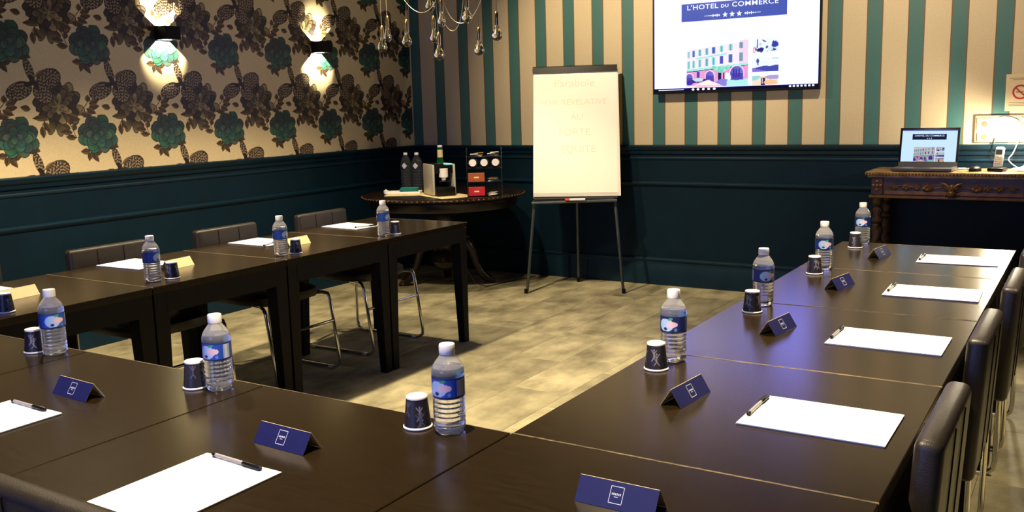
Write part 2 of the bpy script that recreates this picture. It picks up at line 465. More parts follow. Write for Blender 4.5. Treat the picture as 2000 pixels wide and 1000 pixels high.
base = [(0,0.0),(0.016,0.0),(0.016,0.150),(0.013,0.156),(0.013,0.186),(0.020,0.190),(0.022,0.200),(0.014,0.207),(0.006,0.212),(0,0.212)]
upm = [(0,0.968),(0.005,0.968),(0.009,0.974),(0.009,0.982),(0.005,0.988),(0,0.988)]
k = 1
for prof in (rail, upm, midm):
    for o in moulding('trim', prof):
        o.name = 'trim_%d' % k; k += 1
moulding('baseboard_%s', base)

# striped wallpaper on the back wall
MB().box(XW+0.0005, XR, YW-0.0015, YW, 1.080, ZC).build('wallpaper', M['stripes'], wb, 0)

# floral wallpaper on the left wall: one printed strip, repeated along the wall
def floral():
    W, Hh = 0.511, 0.533
    nx_, ny_ = 172, 179
    C = Canvas(W, Hh, nx_, ny_, (226, 206, 158), wrap=True)
    TX, TY = 0.13, 0.14
    def z2(p): # sketch units of the motif -> metres
        x, y = p; return TX+(x-250)/1937, TY-(y+0.045*(x-250)-600)/2228
    br, br2 = (52, 38, 20), (112, 88, 50)
    def lf(a, b_, wd=0.032):
        (x0, y0), (x1, y1) = z2(a), z2(b_); C.leaf(x0, y0, x1, y1, wd, br, br2, (36, 26, 16))
    def st(a, b_):
        (x0, y0), (x1, y1) = z2(a), z2(b_); C.line(x0, y0, x1, y1, 0.005, (92, 70, 38))
    # dark peony
    DX, DY = TX+0.275, TY+0.185
    rr = random.Random(5)
    for R, n, rx, ry in ((0.100, 11, 0.050, 0.034), (0.080, 10, 0.046, 0.028), (0.058, 9, 0.044, 0.024), (0.034, 7, 0.034, 0.018)):
        for i in range(n):
            a = 2*PI*i/n+rr.uniform(-.2, .2)+R*9
            q = R*rr.uniform(.85, 1.05)
            hl = rr.random()
            tip = (176, 156, 104) if hl > 0.62 else ((112, 96, 64) if hl > 0.28 else (58, 46, 38))
            C.ell(DX+q*math.cos(a)*1.22, DY+q*math.sin(a)*0.98, rx, ry, a+rr.uniform(-.35, .35), (24, 19, 18), tip, (16, 12, 12), 0.74)
    for dx, dy, a in ((-0.055, -0.135, -2.0), (-0.005, -0.145, -1.45)):
        C.ell(DX+dx, DY+dy, 0.045, 0.024, a, (30, 24, 20), (128, 112, 68), (24, 18, 14), 0.78)
    for i in range(6):
        a = i*1.05; C.leaf(DX, DY-0.01, DX+0.05*math.cos(a), DY-0.01+0.045*math.sin(a), 0.014, (40, 34, 26), (150, 134, 90))
    C.ell(DX+0.004, DY-0.012, 0.011, 0.011, 0, (160, 142, 92), (110, 96, 60))
    for a, b_ in [((1030,285),(1160,115)), ((640,335),(570,430)), ((575,420),(560,470)), ((895,390),(970,610)), ((1150,750),(1140,805)), ((1150,780),(1165,830))]: st(a, b_)
    for a, b_ in [((1150,125),(1158,25)), ((1165,150),(1305,85)), ((1160,190),(1300,172)), ((1125,212),(1250,275)), ((1045,282),(1195,300)),
                  ((450,240),(335,212)), ((640,340),(460,352)), ((565,450),(572,610)), ((590,395),(660,535)), ((890,300),(1040,365)),
                  ((905,430),(912,345)), ((905,482),(785,425)), ((925,532),(775,520)), ((965,605),(830,590)), ((940,505),(962,405)),
                  ((1125,785),(1000,792)), ((1135,795),(1098,915)), ((1150,795),(1225,935)), ((1170,812),(1285,795)),
                  ((1365,695),(1435,765)), ((1415,685),(1505,738)), ((1415,490),(1465,425)), ((1275,345),(1302,285))]:
        lf(a, b_)
    # butterfly above it: mottled wings
    BX, BY = DX-0.135, DY+0.125
    MOT = np.zeros_like(C.X)
    for _ in range(14):
        th = rr.uniform(0, 2*PI); fq = rr.choice((23, 27, 31, 36)); MOT += np.sin(2*PI*(round(fq*math.cos(th))*C.X/W+round(fq*math.sin(th))*C.Y/Hh)+rr.uniform(0, 6))
    def wing(cx, cy, rx, ry, an):
        dx, dy = C.d(BX+cx, BY+cy); ca, sa = math.cos(an), math.sin(an)
        a = (dx*ca+dy*sa)/rx; b_ = (-dx*sa+dy*ca)/ry; r = a*a+b_*b_; kk = r < 1
        cell = MOT
        C.c[kk] = lin((48, 36, 28)); C.c[kk & (cell > 0.5) & (r < 0.82)] = lin((158, 136, 104))
        C.c[kk & (r > 0.86)] = lin((36, 26, 20))
    wing(-0.022, 0.070, 0.068, 0.026, 1.85); wing(0.092, 0.020, 0.080, 0.058, 0.45)
    wing(0.048, -0.066, 0.066, 0.050, -0.7); wing(-0.092, -0.048, 0.082, 0.050, 0.35)
    C.ell(BX, BY, 0.050, 0.016, -1.0, (26, 20, 18), (50, 40, 32)); C.ell(BX-0.03, BY-0.01, 0.03, 0.014, 0.3, (30, 22, 20))
    C.leaf(BX+0.01, BY+0.03, BX+0.07, BY+0.075, 0.02, (60, 46, 28), (140, 116, 70))
    # teal peony
    for R, n, rx, ry in ((0.086, 8, 0.048, 0.042), (0.070, 7, 0.046, 0.038), (0.056, 6, 0.042, 0.034), (0.036, 5, 0.036, 0.026), (0.014, 3, 0.030, 0.020)):
        for i in range(n):
            a = 2*PI*i/n+rr.uniform(-.2, .2)+R*13
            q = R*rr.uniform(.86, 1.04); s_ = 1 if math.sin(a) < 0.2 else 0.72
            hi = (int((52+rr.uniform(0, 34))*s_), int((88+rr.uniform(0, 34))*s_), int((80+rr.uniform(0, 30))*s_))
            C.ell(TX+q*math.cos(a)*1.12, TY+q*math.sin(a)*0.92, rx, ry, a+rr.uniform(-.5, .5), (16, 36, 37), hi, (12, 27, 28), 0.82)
    t = C.c.copy(); t *= (0.90+0.2*C.noise)[..., None]
    return t
FT = floral()
def strip(width):
    Wd = 0.511; z0, z1 = 1.080, ZC
    ny_ = int((z1-z0)/0.003)+1
    zz = np.linspace(z0, z1, ny_)
    rows = np.clip((((zz-1.30+0.14) % 0.533)/0.533*178).round().astype(int), 0, 178)
    n = max(2, int(round(width/Wd*171))+1)
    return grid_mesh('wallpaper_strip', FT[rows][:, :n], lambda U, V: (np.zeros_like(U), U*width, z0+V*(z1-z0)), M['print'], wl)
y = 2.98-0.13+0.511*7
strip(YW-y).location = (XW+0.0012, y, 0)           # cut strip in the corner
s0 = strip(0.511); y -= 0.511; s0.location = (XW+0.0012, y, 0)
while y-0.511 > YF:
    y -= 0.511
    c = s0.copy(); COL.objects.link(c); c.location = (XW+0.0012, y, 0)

# ------------------------------------------------------------------ tables
def make_table():
    t = thing('square_table', '', 'table', (0,0,0), 0, 'square dark tables of the U-shaped row')
    h = 0.3635
    MB().rbox(-h, h, -h, h, TZ-0.030, TZ, 0.0015, 1).build('table_top', M['table'], t, 30)
    g = 0.0010
    for y0, y1 in ((-h-g, -h+0.0006), (h-0.0006, h+g)):  # only the two seam sides that catch light get the pale strip
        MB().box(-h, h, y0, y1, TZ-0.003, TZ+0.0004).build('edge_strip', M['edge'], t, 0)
    q = h-0.012
    for sx, sy, ln in ((0, -1, 1), (0, 1, 1), (-1, 0, 0), (1, 0, 0)):
        mb = MB()
        if ln: mb.box(-q+0.05, q-0.05, sy*q-0.012, sy*q+0.010, TZ-0.115, TZ-0.030)
        else: mb.box(sx*q-0.012, sx*q+0.010, -q+0.05, q-0.05, TZ-0.115, TZ-0.030)
        mb.build('apron', M['tableleg'], t, 0)
    for sx in (-1, 1):
        for sy in (-1, 1):
            o = q-0.025
            MB().taper((sx*(o+0.008), sy*(o+0.008), 0), (0.044, 0.044), (sx*o, sy*o, TZ-0.115), (0.068, 0.068)).box(sx*o-0.034, sx*o+0.034, sy*o-0.034, sy*o+0.034, TZ-0.115, TZ-0.030).build('leg', M['tableleg'], t, 0)
    return t
RX, FY, LX = -0.640, 1.1985, -3.527
tabs = [((RX, 1.9290), 'dark square table of the right row, nearest the camera'),
        ((RX, 2.6615), 'dark square table of the right row, second from the camera'),
        ((RX, 3.3990), 'dark square table of the right row, third from the camera'),
        ((RX, 4.1360), 'dark square table at the far end of the right row by the sideboard'),
        ((RX, FY), 'dark square corner table at the bottom right, with one blue card'),
        ((-1.3705, FY), 'dark square front table bearing the paper next to the bottom-left chair'),
        ((-2.1015, FY), 'dark square front table at the left edge, second from the corner table'),
        ((-2.8320, FY), 'dark square front table at the far left, mostly cut by the picture edge'),
        ((LX, 1.9400), 'dark square table of the left row, cut by the left picture edge'),
        ((LX, 2.6700), 'dark square table of the left row, second from the left edge'),
        ((LX, 3.4000), 'dark square table of the left row, third from the left edge'),
        ((LX, 4.1300), 'dark square table at the far end of the left row, tapered leg showing')]
T0 = make_table()
for i, ((x, y), lab) in enumerate(tabs):
    if i == 0: T0.location = (x, y, 0); T0['label'] = lab
    else: copy_thing(T0, (x, y, 0), 0, lab)

# ------------------------------------------------------------------ chairs (local +x is the front)
def make_chair():
    t = thing('leather_chair', '', 'chair', (0,0,0), 0, 'black leather chairs around the tables')
    # seat: rounded cushion, curved front
    bm = MB()
    n = 9; vs = []; fs = []
    prof = [(-0.19, 0.205), (-0.10, 0.215), (0.05, 0.220), (0.17, 0.216), (0.235, 0.195), (0.268, 0.150), (0.280, 0.080), (0.283, 0.0)]
    outline = prof+[(x, -y) for x, y in prof[-2::-1]]
    def ring(s, z): return [(0.04+(x-0.04)*s, y*s, z) for x, y in outline]
    L = [ring(0.90, 0.415), ring(0.985, 0.420), ring(1.0, 0.440), ring(0.985, 0.462), ring(0.90, 0.474), ring(0.5, 0.480)]
    m_ = len(outline)
    for r in L: vs += r
    for i in range(len(L)-1):
        for j in range(m_):
            k2 = (j+1) % m_; fs.append((i*m_+j, i*m_+k2, (i+1)*m_+k2, (i+1)*m_+j))
    fs += [tuple(range(m_-1, -1, -1)), tuple(range((len(L)-1)*m_, len(L)*m_))]
    bm.add(vs, fs).build('seat', M['leather'], t, 50)
    # backrest: three stitched vertical channels, leaning back a little
    b = MB(); b.M = Matrix.Translation((-0.195, 0, 0.44)) @ Matrix.Rotation(math.radians(-3), 4, 'Y')
    b.rbox(-0.052, 0.0, -0.212, 0.212, -0.02, 0.355, 0.018, 4)
    bk = b.build('backrest', M['leather'], t, 50)
    for q in (1, 2):
        sm = MB(); sm.M = b.M
        yy = -0.212+q*0.1413
        sm.tube([(-0.054, yy, 0.0), (-0.054, yy, 0.342), (-0.026, yy, 0.352), (0.0005, yy, 0.342), (0.0005, yy, 0.02)], 0.0016, 5)
        sm.build('seam', M['black'], bk)
    # chrome sled frames
    for sy in (-1, 1):
        y0 = sy*0.232
        pts = [(-0.205, sy*0.19, 0.50), (-0.200, sy*0.215, 0.44), (-0.195, y0, 0.40), (-0.192, y0, 0.06), (-0.186, y0, 0.026), (-0.170, y0, 0.013), (-0.14, y0, 0.010),
               (0.29, y0, 0.010), (0.318, y0, 0.014), (0.334, y0, 0.030), (0.337, y0, 0.06), (0.285, y0, 0.395), (0.272, y0, 0.418), (0.245, sy*0.222, 0.424), (0.15, sy*0.19, 0.418)]
        fr = MB().tube(pts, 0.0095, 10).build('leg_frame', M['chrome'], t, 60)
        for xx in (-0.13, 0.27):
            MB().rbox(xx-0.018, xx+0.018, y0-0.012, y0+0.012, 0.0, 0.014, 0.003, 1).build('glide', M['white'], fr)
    MB().tube([(0.305, -0.232, 0.27), (0.305, 0.232, 0.27)], 0.008, 8).build('crossbar', M['chrome'], t, 60)
    return t
C0 = make_chair()
chairs = [((-3.80, 1.97), 0, 'black leather chair at the left edge of the picture behind the left tables'),
          ((-3.80, 2.71), 0, 'brown-black leather chair behind the left row, nearest of the three full backs'),
          ((-3.80, 3.435), 0, 'brown-black leather chair behind the left row, middle of the three backs'),
          ((-3.80, 4.18), 0, 'brown-black leather chair at the far end of the left row by the round table'),
          ((-0.462, 1.92), PI, 'black leather chair on the right side nearest the camera'),
          ((-0.465, 2.715), PI, 'black leather chair on the right side, second from the camera'),
          ((-0.448, 3.455), PI, 'black leather chair on the right side, third from the camera'),
          ((-0.445, 4.19), PI, 'black leather chair at the far end of the right row by the sideboard'),
          ((-1.445, 1.043), PI/2, 'black leather chair back at the bottom left corner with blue sheen')]
for i, ((x, y), r, lab) in enumerate(chairs):
    if i == 0: C0.location = (x, y, 0); C0.rotation_euler = (0,0,r); C0['label'] = lab
    else: copy_thing(C0, (x, y, 0), r, lab)

# ------------------------------------------------------------------ water bottles
def bottle_label():
    C = Canvas(6.28, 1.0, 150, 26, (26, 44, 132))
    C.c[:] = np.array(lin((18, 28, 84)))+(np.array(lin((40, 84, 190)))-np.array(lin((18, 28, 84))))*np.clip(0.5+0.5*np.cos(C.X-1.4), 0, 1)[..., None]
    C.rect(0, 6.3, 0, 0.07, (20, 26, 66)); C.rect(0, 6.3, 0.93, 1.0, (24, 34, 80))
    for cx in (1.1, 4.3):
        C.ell(cx, 0.48, 0.62, 0.40, 0, (150, 190, 240), (196, 214, 246)); C.ell(cx+0.5, 0.52, 0.42, 0.17, 0, (236, 196, 216), (244, 214, 226))
        C.ell(cx-0.05, 0.24, 0.15, 0.09, 0, (30, 44, 120)); C.ell(cx+0.35, 0.86, 0.2, 0.08, 0.2, (60, 160, 130))
        C.ell(cx+0.75, 0.2, 0.12, 0.09, 0, (90, 140, 220))
    C.rect(2.35, 2.85, 0.12, 0.9, (190, 200, 226))
    for kx in np.arange(2.4, 2.84, 0.09): C.rect(kx, kx+0.03, 0.15, 0.87, (110, 124, 170))
    return C.c
def make_bottle():
    t = thing('water_bottle', '', 'bottle', (0,0,0), 0, 'small plastic water bottles on the tables')
    flute = lambda a, z: 1+0.05*math.cos(5*a) if z < 0.012 else 1
    prof = [(0, 0.006), (0.018, 0.001), (0.027, 0.0), (0.0320, 0.005), (0.0338, 0.014)]
    z = 0.019
    while z < 0.074:
        prof += [(0.0340, z), (0.0340, z+0.0052), (0.0326, z+0.0072), (0.0326, z+0.0082)]; z += 0.0102
    prof += [(0.0340, 0.080), (0.0338, 0.122), (0.0346, 0.124), (0.0348, 0.130), (0.0340, 0.136), (0.0325, 0.1405)]
    wat = prof+[(0.0322, 0.1410), (0, 0.1410)]
    MB().lathe(wat, 40, mod=flute).build('water', M['water'], t, 60)
    up = [(0.0325, 0.1412), (0.0300, 0.147), (0.0255, 0.154), (0.0200, 0.161), (0.0165, 0.166), (0.0150, 0.1705)]
    MB().lathe(up+[(r-0.0006, z_) for r, z_ in up[::-1]]+[up[0]], 40).build('neck', M['pet'], t, 60)
    cp = MB().lathe([(0, 0.169), (0.0163, 0.169), (0.0168, 0.171), (0.0168, 0.187), (0.0158, 0.1900), (0.0, 0.191)], 36, mod=lambda a, z: 1+0.012*math.cos(18*a)).build('cap', M['cap'], t, 40)
    R = 0.0349
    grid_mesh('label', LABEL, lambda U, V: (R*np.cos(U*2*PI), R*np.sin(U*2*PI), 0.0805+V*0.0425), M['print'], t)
    return t
LABEL = bottle_label()
B0 = make_bottle()
bottles = [((-0.920, 2.235), 0.2, 'water bottle on the right row nearest the camera, behind a dark cup'),
           ((-0.916, 2.995), 1.0, 'water bottle on the right row, second from the camera'),
           ((-0.903, 3.745), 0.6, 'water bottle on the right row, third from the camera'),
           ((-0.909, 4.480), 0.3, 'water bottle on the right row farthest away, by the twisted sideboard leg'),
           ((-1.126, 1.512), -2.75, 'largest water bottle, on the front row by the inner corner'),
           ((-1.818, 1.492), -2.6, 'water bottle on the front row, middle of its three bottles'),
           ((-2.540, 1.506), -1.6, 'water bottle on the front row nearest the left picture edge'),
           ((-3.285, 2.400), -0.9, 'water bottle on the left row nearest the camera'),
           ((-3.288, 3.122), -1.0, 'water bottle on the left row, middle of its three bottles'),
           ((-3.268, 3.858), -1.0, 'water bottle on the left row farthest away, near the round table')]
for i, ((x, y), r, lab) in enumerate(bottles):
    if i == 0: B0.location = (x, y, TZ+0.0005); B0.rotation_euler = (0,0,r); B0['label'] = lab
    else: copy_thing(B0, (x, y, TZ+0.0005), r, lab)

# ------------------------------------------------------------------ upturned paper cups
def cup_print():
    C = Canvas(6.28, 2.2, 132, 48, (38, 36, 48))
    rr = random.Random(3)
    for i in range(9):
        x, y_ = rr.uniform(0.2, 6), rr.uniform(0.4, 1.8); a = rr.uniform(0, 6.3)
        col = rr.choice([(120, 118, 132), (92, 90, 106), (140, 136, 144)])
        C.line(x, y_-0.35, x, y_+0.25, 0.11, col)
        for dx in (-0.3, 0.3):
            C.line(x, y_+0.05, x+dx, y_+0.42, 0.08, col); C.line(x, y_-0.25, x+dx*0.8, y_-0.6, 0.08, col)
        C.ell(x, y_+0.38, 0.09, 0.1, 0, col)
    return C.c
CUPP = cup_print()
def make_cup():
    t = thing('paper_cup', '', 'cup', (0,0,0), 0, 'upturned dark paper cups on the tables')
    r0, r1, h = 0.0295, 0.0225, 0.068
    grid_mesh('cup_wall', CUPP, lambda U, V: ((r0+(r1-r0)*V)*np.cos(U*2*PI), (r0+(r1-r0)*V)*np.sin(U*2*PI), 0.004+V*(h-0.004)), M['print'], t)
    MB().lathe([(0.0285, 0.006), (0.0300, 0.005), (0.0318, 0.0035), (0.0318, 0.0012), (0.0300, 0.0), (0.0282, 0.001), (0.0285, 0.006)], 36).build('rim', M['cupwhite'], t, 60)
    MB().lathe([(0.0232, h-0.003), (0.0234, h+0.0006), (0.0226, h+0.0018), (0.0218, h+0.0004), (0.0, h+0.0002)], 36).build('cup_base', M['cupwhite'], t, 40)
    return t
U0 = make_cup()
cups = [((-0.927, 2.137), 0.4, 'dark paper cup on the right row nearest the camera'),
        ((-0.914, 2.875), 1.4, 'dark paper cup on the right row, second from the camera'),
        ((-0.908, 3.622), 2.2, 'dark paper cup on the right row, third from the camera'),
        ((-0.909, 4.335), 3.1, 'dark paper cup on the right row farthest away'),
        ((-1.204, 1.502), 4.0, 'dark paper cup beside the largest bottle on the front row'),
        ((-1.884, 1.472), 5.0, 'dark paper cup beside the middle bottle of the front row'),
        ((-2.614, 1.490), 0.9, 'grey paper cup beside the front-row bottle at the left edge'),
        ((-3.265, 2.480), 1.9, 'dark paper cup beside the nearest left-row bottle'),
        ((-3.265, 3.195), 2.9, 'dark paper cup beside the middle left-row bottle'),
        ((-3.242, 3.925), 3.9, 'dark paper cup beside the farthest left-row bottle'),
        ((-3.262, 1.768), 4.6, 'dark paper cup cut by the left picture edge on the left row')]
for i, ((x, y), r, lab) in enumerate(cups):
    if i == 0: U0.location = (x, y, TZ+0.0005); U0.rotation_euler = (0,0,r); U0['label'] = lab
    else: copy_thing(U0, (x, y, TZ+0.0005), r, lab)

# ------------------------------------------------------------------ tent cards (local: logo face towards -y, fold along x)
def make_card():
    t = thing('tent_card', '', 'card', (0,0,0), 0, 'folded tent cards on the tables')
    L, D, Hc, th = 0.148, 0.052, 0.040, 0.0006
    n = Vector((0, -Hc, D/2)).normalized()
    def panel(sgn):
        mb = MB(); nn = Vector((0, sgn*n.y, n.z))
        a, b_ = Vector((0, sgn*(-D/2), 0)), Vector((0, 0, Hc))
        P = [a, b_, b_-nn*th, a-nn*th]
        vs = [(x, p.y, max(p.z, 0)) for x in (-L/2, L/2) for p in P]
        return mb.add(vs, [(0,1,2,3),(7,6,5,4),(0,4,5,1),(1,5,6,2),(2,6,7,3),(3,7,4,0)])
    f = panel(1).build('logo_panel', M['navy'], t, 0)
    panel(-1).build('blank_panel', M['cream'], t, 0)
    inner = MB()   # cream lining inside the fold
    for sgn in (1, -1):
        nn = Vector((0, sgn*n.y, n.z))
        a, b_ = Vector((0, sgn*(-D/2), 0)), Vector((0, 0, Hc))
        a2, b2 = a-nn*th*1.4, b_-nn*th*1.4
        inner.add([(x, p.y, max(p.z, 0)) for x in (-L/2, L/2) for p in (a2, b2)], [(0, 1, 3, 2)])
    inner.build('lining', M['cream'], t, 0)
    g = MB()
    def on(u, v):  # point on the logo face
        p = Vector((0, -D/2, 0)).lerp(Vector((0, 0, Hc)), v)+n*0.0004
        return (u, p.y, p.z)
    def bar(u0, u1, v0, v1): g.add([on(u0, v0), on(u1, v0), on(u1, v1), on(u0, v1)], [(0,1,2,3)])
    q = 0.0125; w_ = 0.0011; v0, v1 = 0.20, 0.82; dv = 0.024
    bar(-q, q, v0, v0+dv); bar(-q, q, v1-dv, v1); bar(-q, -q+w_, v0, v1); bar(q-w_, q, v0, v1)
    for kx in range(6):
        x = -0.0088+kx*0.003
        bar(x, x+0.0018, 0.50, 0.57+0.012*(kx % 2))
    bar(-0.004, 0.004, 0.43, 0.45)
    g.build('logo', M['logo'], f, 0)
    return t
K0 = make_card()
cards = [((-0.770, 1.945), PI/2-0.10, 'black tent card on the right row nearest the camera'),
         ((-0.770, 2.670), PI/2-0.14, 'black tent card on the right row, second from the camera'),
         ((-0.762, 3.402), PI/2-0.18, 'black tent card on the right row, third from the camera'),
         ((-0.766, 4.130), PI/2-0.14, 'black tent card on the right row farthest away'),
         ((-1.375, 1.286), -0.04, 'blue tent card with a square logo in the middle of the front row'),
         ((-2.097, 1.290), -0.05, 'grey-violet tent card with a square logo at the left edge'),
         ((-0.655, 1.354), 0.0, 'blue tent card with a square logo at the bottom on the corner table'),
         ((-3.488, 1.945), -PI/2-PI+0.10, 'bright cream tent card cut by the left picture edge'),
         ((-3.486, 2.682), -PI/2-PI+0.10, 'bright cream tent card on the left row beside the nearest bottle'),
         ((-3.478, 3.415), -PI/2-PI, 'bright cream tent card on the left row beside the middle bottle')]
for i, ((x, y), r, lab) in enumerate(cards):
    if i >= 7: r = -PI/2+(r+PI/2+PI)    # logo face turned to the seat, blank face to the room
    if i == 0: K0.location = (x, y, TZ+0.0005); K0.rotation_euler = (0,0,r); K0['label'] = lab
    else: copy_thing(K0, (x, y, TZ+0.0005), r, lab)

# ------------------------------------------------------------------ paper pads and pens
def make_pad():
    t = thing('paper_pad', '', 'paper', (0,0,0), 0, 'white A4 paper pads on the tables')
    for k_ in range(3):
        d = 0.0006*(k_-1)
        MB().box(-0.1485+d, 0.1485+d, -0.105-d, 0.105-d, k_*0.0012, k_*0.0012+0.0011).build('sheet', M['paper'], t, 0)
    return t
P0 = make_pad()
pads = [((-0.465, 1.935), 0.0, 'white paper pad with a pen on the right row nearest the camera'),
        ((-0.464, 2.674), 0.0, 'white paper pad on the right row, second from the camera'),
        ((-0.455, 3.409), 0.03, 'white paper pad on the right row, third from the camera'),
        ((-0.462, 4.135), 0.05, 'white paper pad on the right row farthest away, in the lamp glare'),
        ((-1.377, 1.022), PI/2, 'large white paper pad on the front row beside the chair back'),
        ((-2.097, 1.032), PI/2, 'white paper pad on the front row cut by the left edge'),
        ((-3.770, 1.935), 0.0, 'white paper pad corner at the left edge on the left row'),
        ((-3.735, 2.650), 0.04, 'white paper pad on the left row behind the nearest bottle'),
        ((-3.715, 3.400), 0.0, 'white paper pad on the left row behind the middle bottle'),
        ((-3.710, 4.095), -0.08, 'white paper pad on the left row farthest away')]
for i, ((x, y), r, lab) in enumerate(pads):
    if i == 0: P0.location = (x, y, TZ+0.0005); P0['label'] = lab
    else: copy_thing(P0, (x, y, TZ+0.0005), r, lab)
def make_pen():
    t = thing('ballpoint_pen', '', 'pen', (0,0,0), 0, 'ballpoint pens on the paper pads')
    z = 0.0046
    MB().tube([(-0.062, 0, z), (0.036, 0, z)], 0.0042, 8).build('barrel', M['penclear'], t, 50)
    MB().tube([(-0.055, 0, z), (0.036, 0, z)], 0.0016, 6).build('refill', M['black'], t, 50)
    MB().tube([(-0.070, 0, z), (-0.066, 0, z), (-0.060, 0, z)], [0.0034, 0.0046, 0.0046], 8).build('end_plug', M['black'], t, 50)
    cp = MB().tube([(0.022, 0, z), (0.030, 0, z), (0.070, 0, z), (0.074, 0, z)], [0.0046, 0.0054, 0.0052, 0.003], 10).build('pen_cap', M['black'], t, 50)
    MB().rbox(0.020, 0.066, 0.0052, 0.0074, z-0.0015, z+0.0022, 0.0006, 1).build('clip', M['black'], cp, 30)
    return t
N0 = make_pen()
pz = TZ+0.0005+0.0035
pens = [((-0.604, 1.950), PI/2, 'black-capped pen on the nearest pad of the right row'),
        ((-0.606, 2.688), PI/2, 'black-capped pen on the second pad of the right row'),
        ((-0.590, 3.425), PI/2, 'black-capped pen on the third pad of the right row'),
        ((-0.598, 4.135), PI/2, 'black-capped pen on the farthest pad of the right row'),
        ((-1.385, 1.160), -0.05, 'black-capped pen on the large front pad by the chair'),
        ((-2.110, 1.170), -0.02, 'black-capped pen on the front pad at the left edge'),
        ((-3.600, 3.345), 1.9, 'black-capped pen on the middle left-row pad, behind the bottle'),
        ((-3.592, 4.080), 1.2, 'black-capped pen on the farthest left-row pad')]
for i, ((x, y), r, lab) in enumerate(pens):
    if i == 0: N0.location = (x, y, pz); N0.rotation_euler = (0,0,r); N0['label'] = lab
    else: copy_thing(N0, (x, y, pz), r, lab)

# ------------------------------------------------------------------ wall television
def hotel_photo():
    C = Canvas(1.0, 0.72, 150, 108, (250, 236, 246))
    sk = 0.06
    C.poly([(0, 0.72), (0, 0.60), (1, 0.70), (1, 0.72)], (252, 252, 255))
    C.rect(0.86, 1.0, 0.2, 0.72, (246, 214, 240))
    C.rect(0.16, 0.66, 0.425, 0.45, (170, 235, 232), 0.12)
    win = [(150, 205, 225), (84, 124, 205), (120, 205, 205), (110, 195, 210), (70, 110, 200), (130, 215, 215), (125, 215, 225), (130, 165, 190)]
    xs = [0.02, 0.10, 0.20, 0.31, 0.42, 0.545, 0.69, 0.855]
    for i, x in enumerate(xs):
        wd = 0.035+0.004*i
        y0 = 0.475+0.13*x; C.rect(x, x+wd, y0, min(y0+0.10, 0.70), win[i]); C.rect(x+wd*0.45, x+wd*0.55, y0, y0+0.10, (40, 70, 110))
        y0 = 0.30+0.105*x; C.rect(x, x+wd, y0, y0+0.115+0.02*x, win[(i*3+2) % 8] if i != 5 else (70, 78, 196)); C.rect(x+wd*0.45, x+wd*0.55, y0, y0+0.12, (50, 90, 130))
    C.rect(0, 1, 0.255, 0.29, (168, 240, 226), 0.07)
    C.rect(0, 1, 0.02, 0.248, (240, 158, 214), 0.06); C.rect(0, 1, 0.243, 0.255, (52, 56, 130), 0.07)
    C.rect(0.5, 1, 0.0, 0.11, (172, 236, 240))
    for cx, cy, r in ((0.05, 0.16, 0.055), (0.385, 0.175, 0.068), (0.82, 0.20, 0.105)):
        C.ell(cx, cy, r+0.014, r*1.12+0.014, 0, (250, 232, 244)); C.ell(cx, cy, r, r*1.1, 0, (92, 82, 196), (120, 112, 214)); C.rect(cx-r, cx+r, cy-0.10, cy, (78, 66, 180))
    for x in (0.76, 0.80, 0.85): C.rect(x, x+0.02, 0.14, 0.27, (40, 40, 150))
    C.rect(0.17, 0.215, 0.07, 0.25, (74, 62, 176)); C.rect(0.52, 0.575, 0.10, 0.24, (16, 14, 84)); C.rect(0.60, 0.62, 0.10, 0.22, (40, 36, 120))
    for dx, dy in ((-0.06, 0), (0, 0.02), (0.06, 0.01), (-0.02, -0.03), (0.03, -0.02), (-0.1, 0.02), (0.11, 0.03)):
        C.ell(0.57+dx, 0.275+dy, 0.05, 0.028, dx*6, (90, 205, 190), (170, 245, 214))
    C.ell(0.68, 0.15, 0.045, 0.07, 0.3, (240, 250, 252)); C.ell(0.665, 0.10, 0.035, 0.06, 0, (235, 248, 250))
    C.ell(0.6, 0.06, 0.11, 0.06, 0, (140, 130, 222)); C.rect(0.66, 1, 0.0, 0.09, (178, 240, 240))
    C.ell(0.16, 0.10, 0.18, 0.025, 0.1, (36, 30, 120)); C.ell(0.2, 0.12, 0.08, 0.03, 0, (196, 226, 236)); C.ell(0.05, 0.075, 0.06, 0.04, 0, (60, 44, 170))
    C.poly([(0.05, 0.0), (0.36, 0.115), (0.62, 0.0)], (252, 240, 232)); C.poly([(0.1, 0), (0.2, 0.035), (0.58, 0.02), (0.62, 0)], (248, 190, 212))
    return C.c
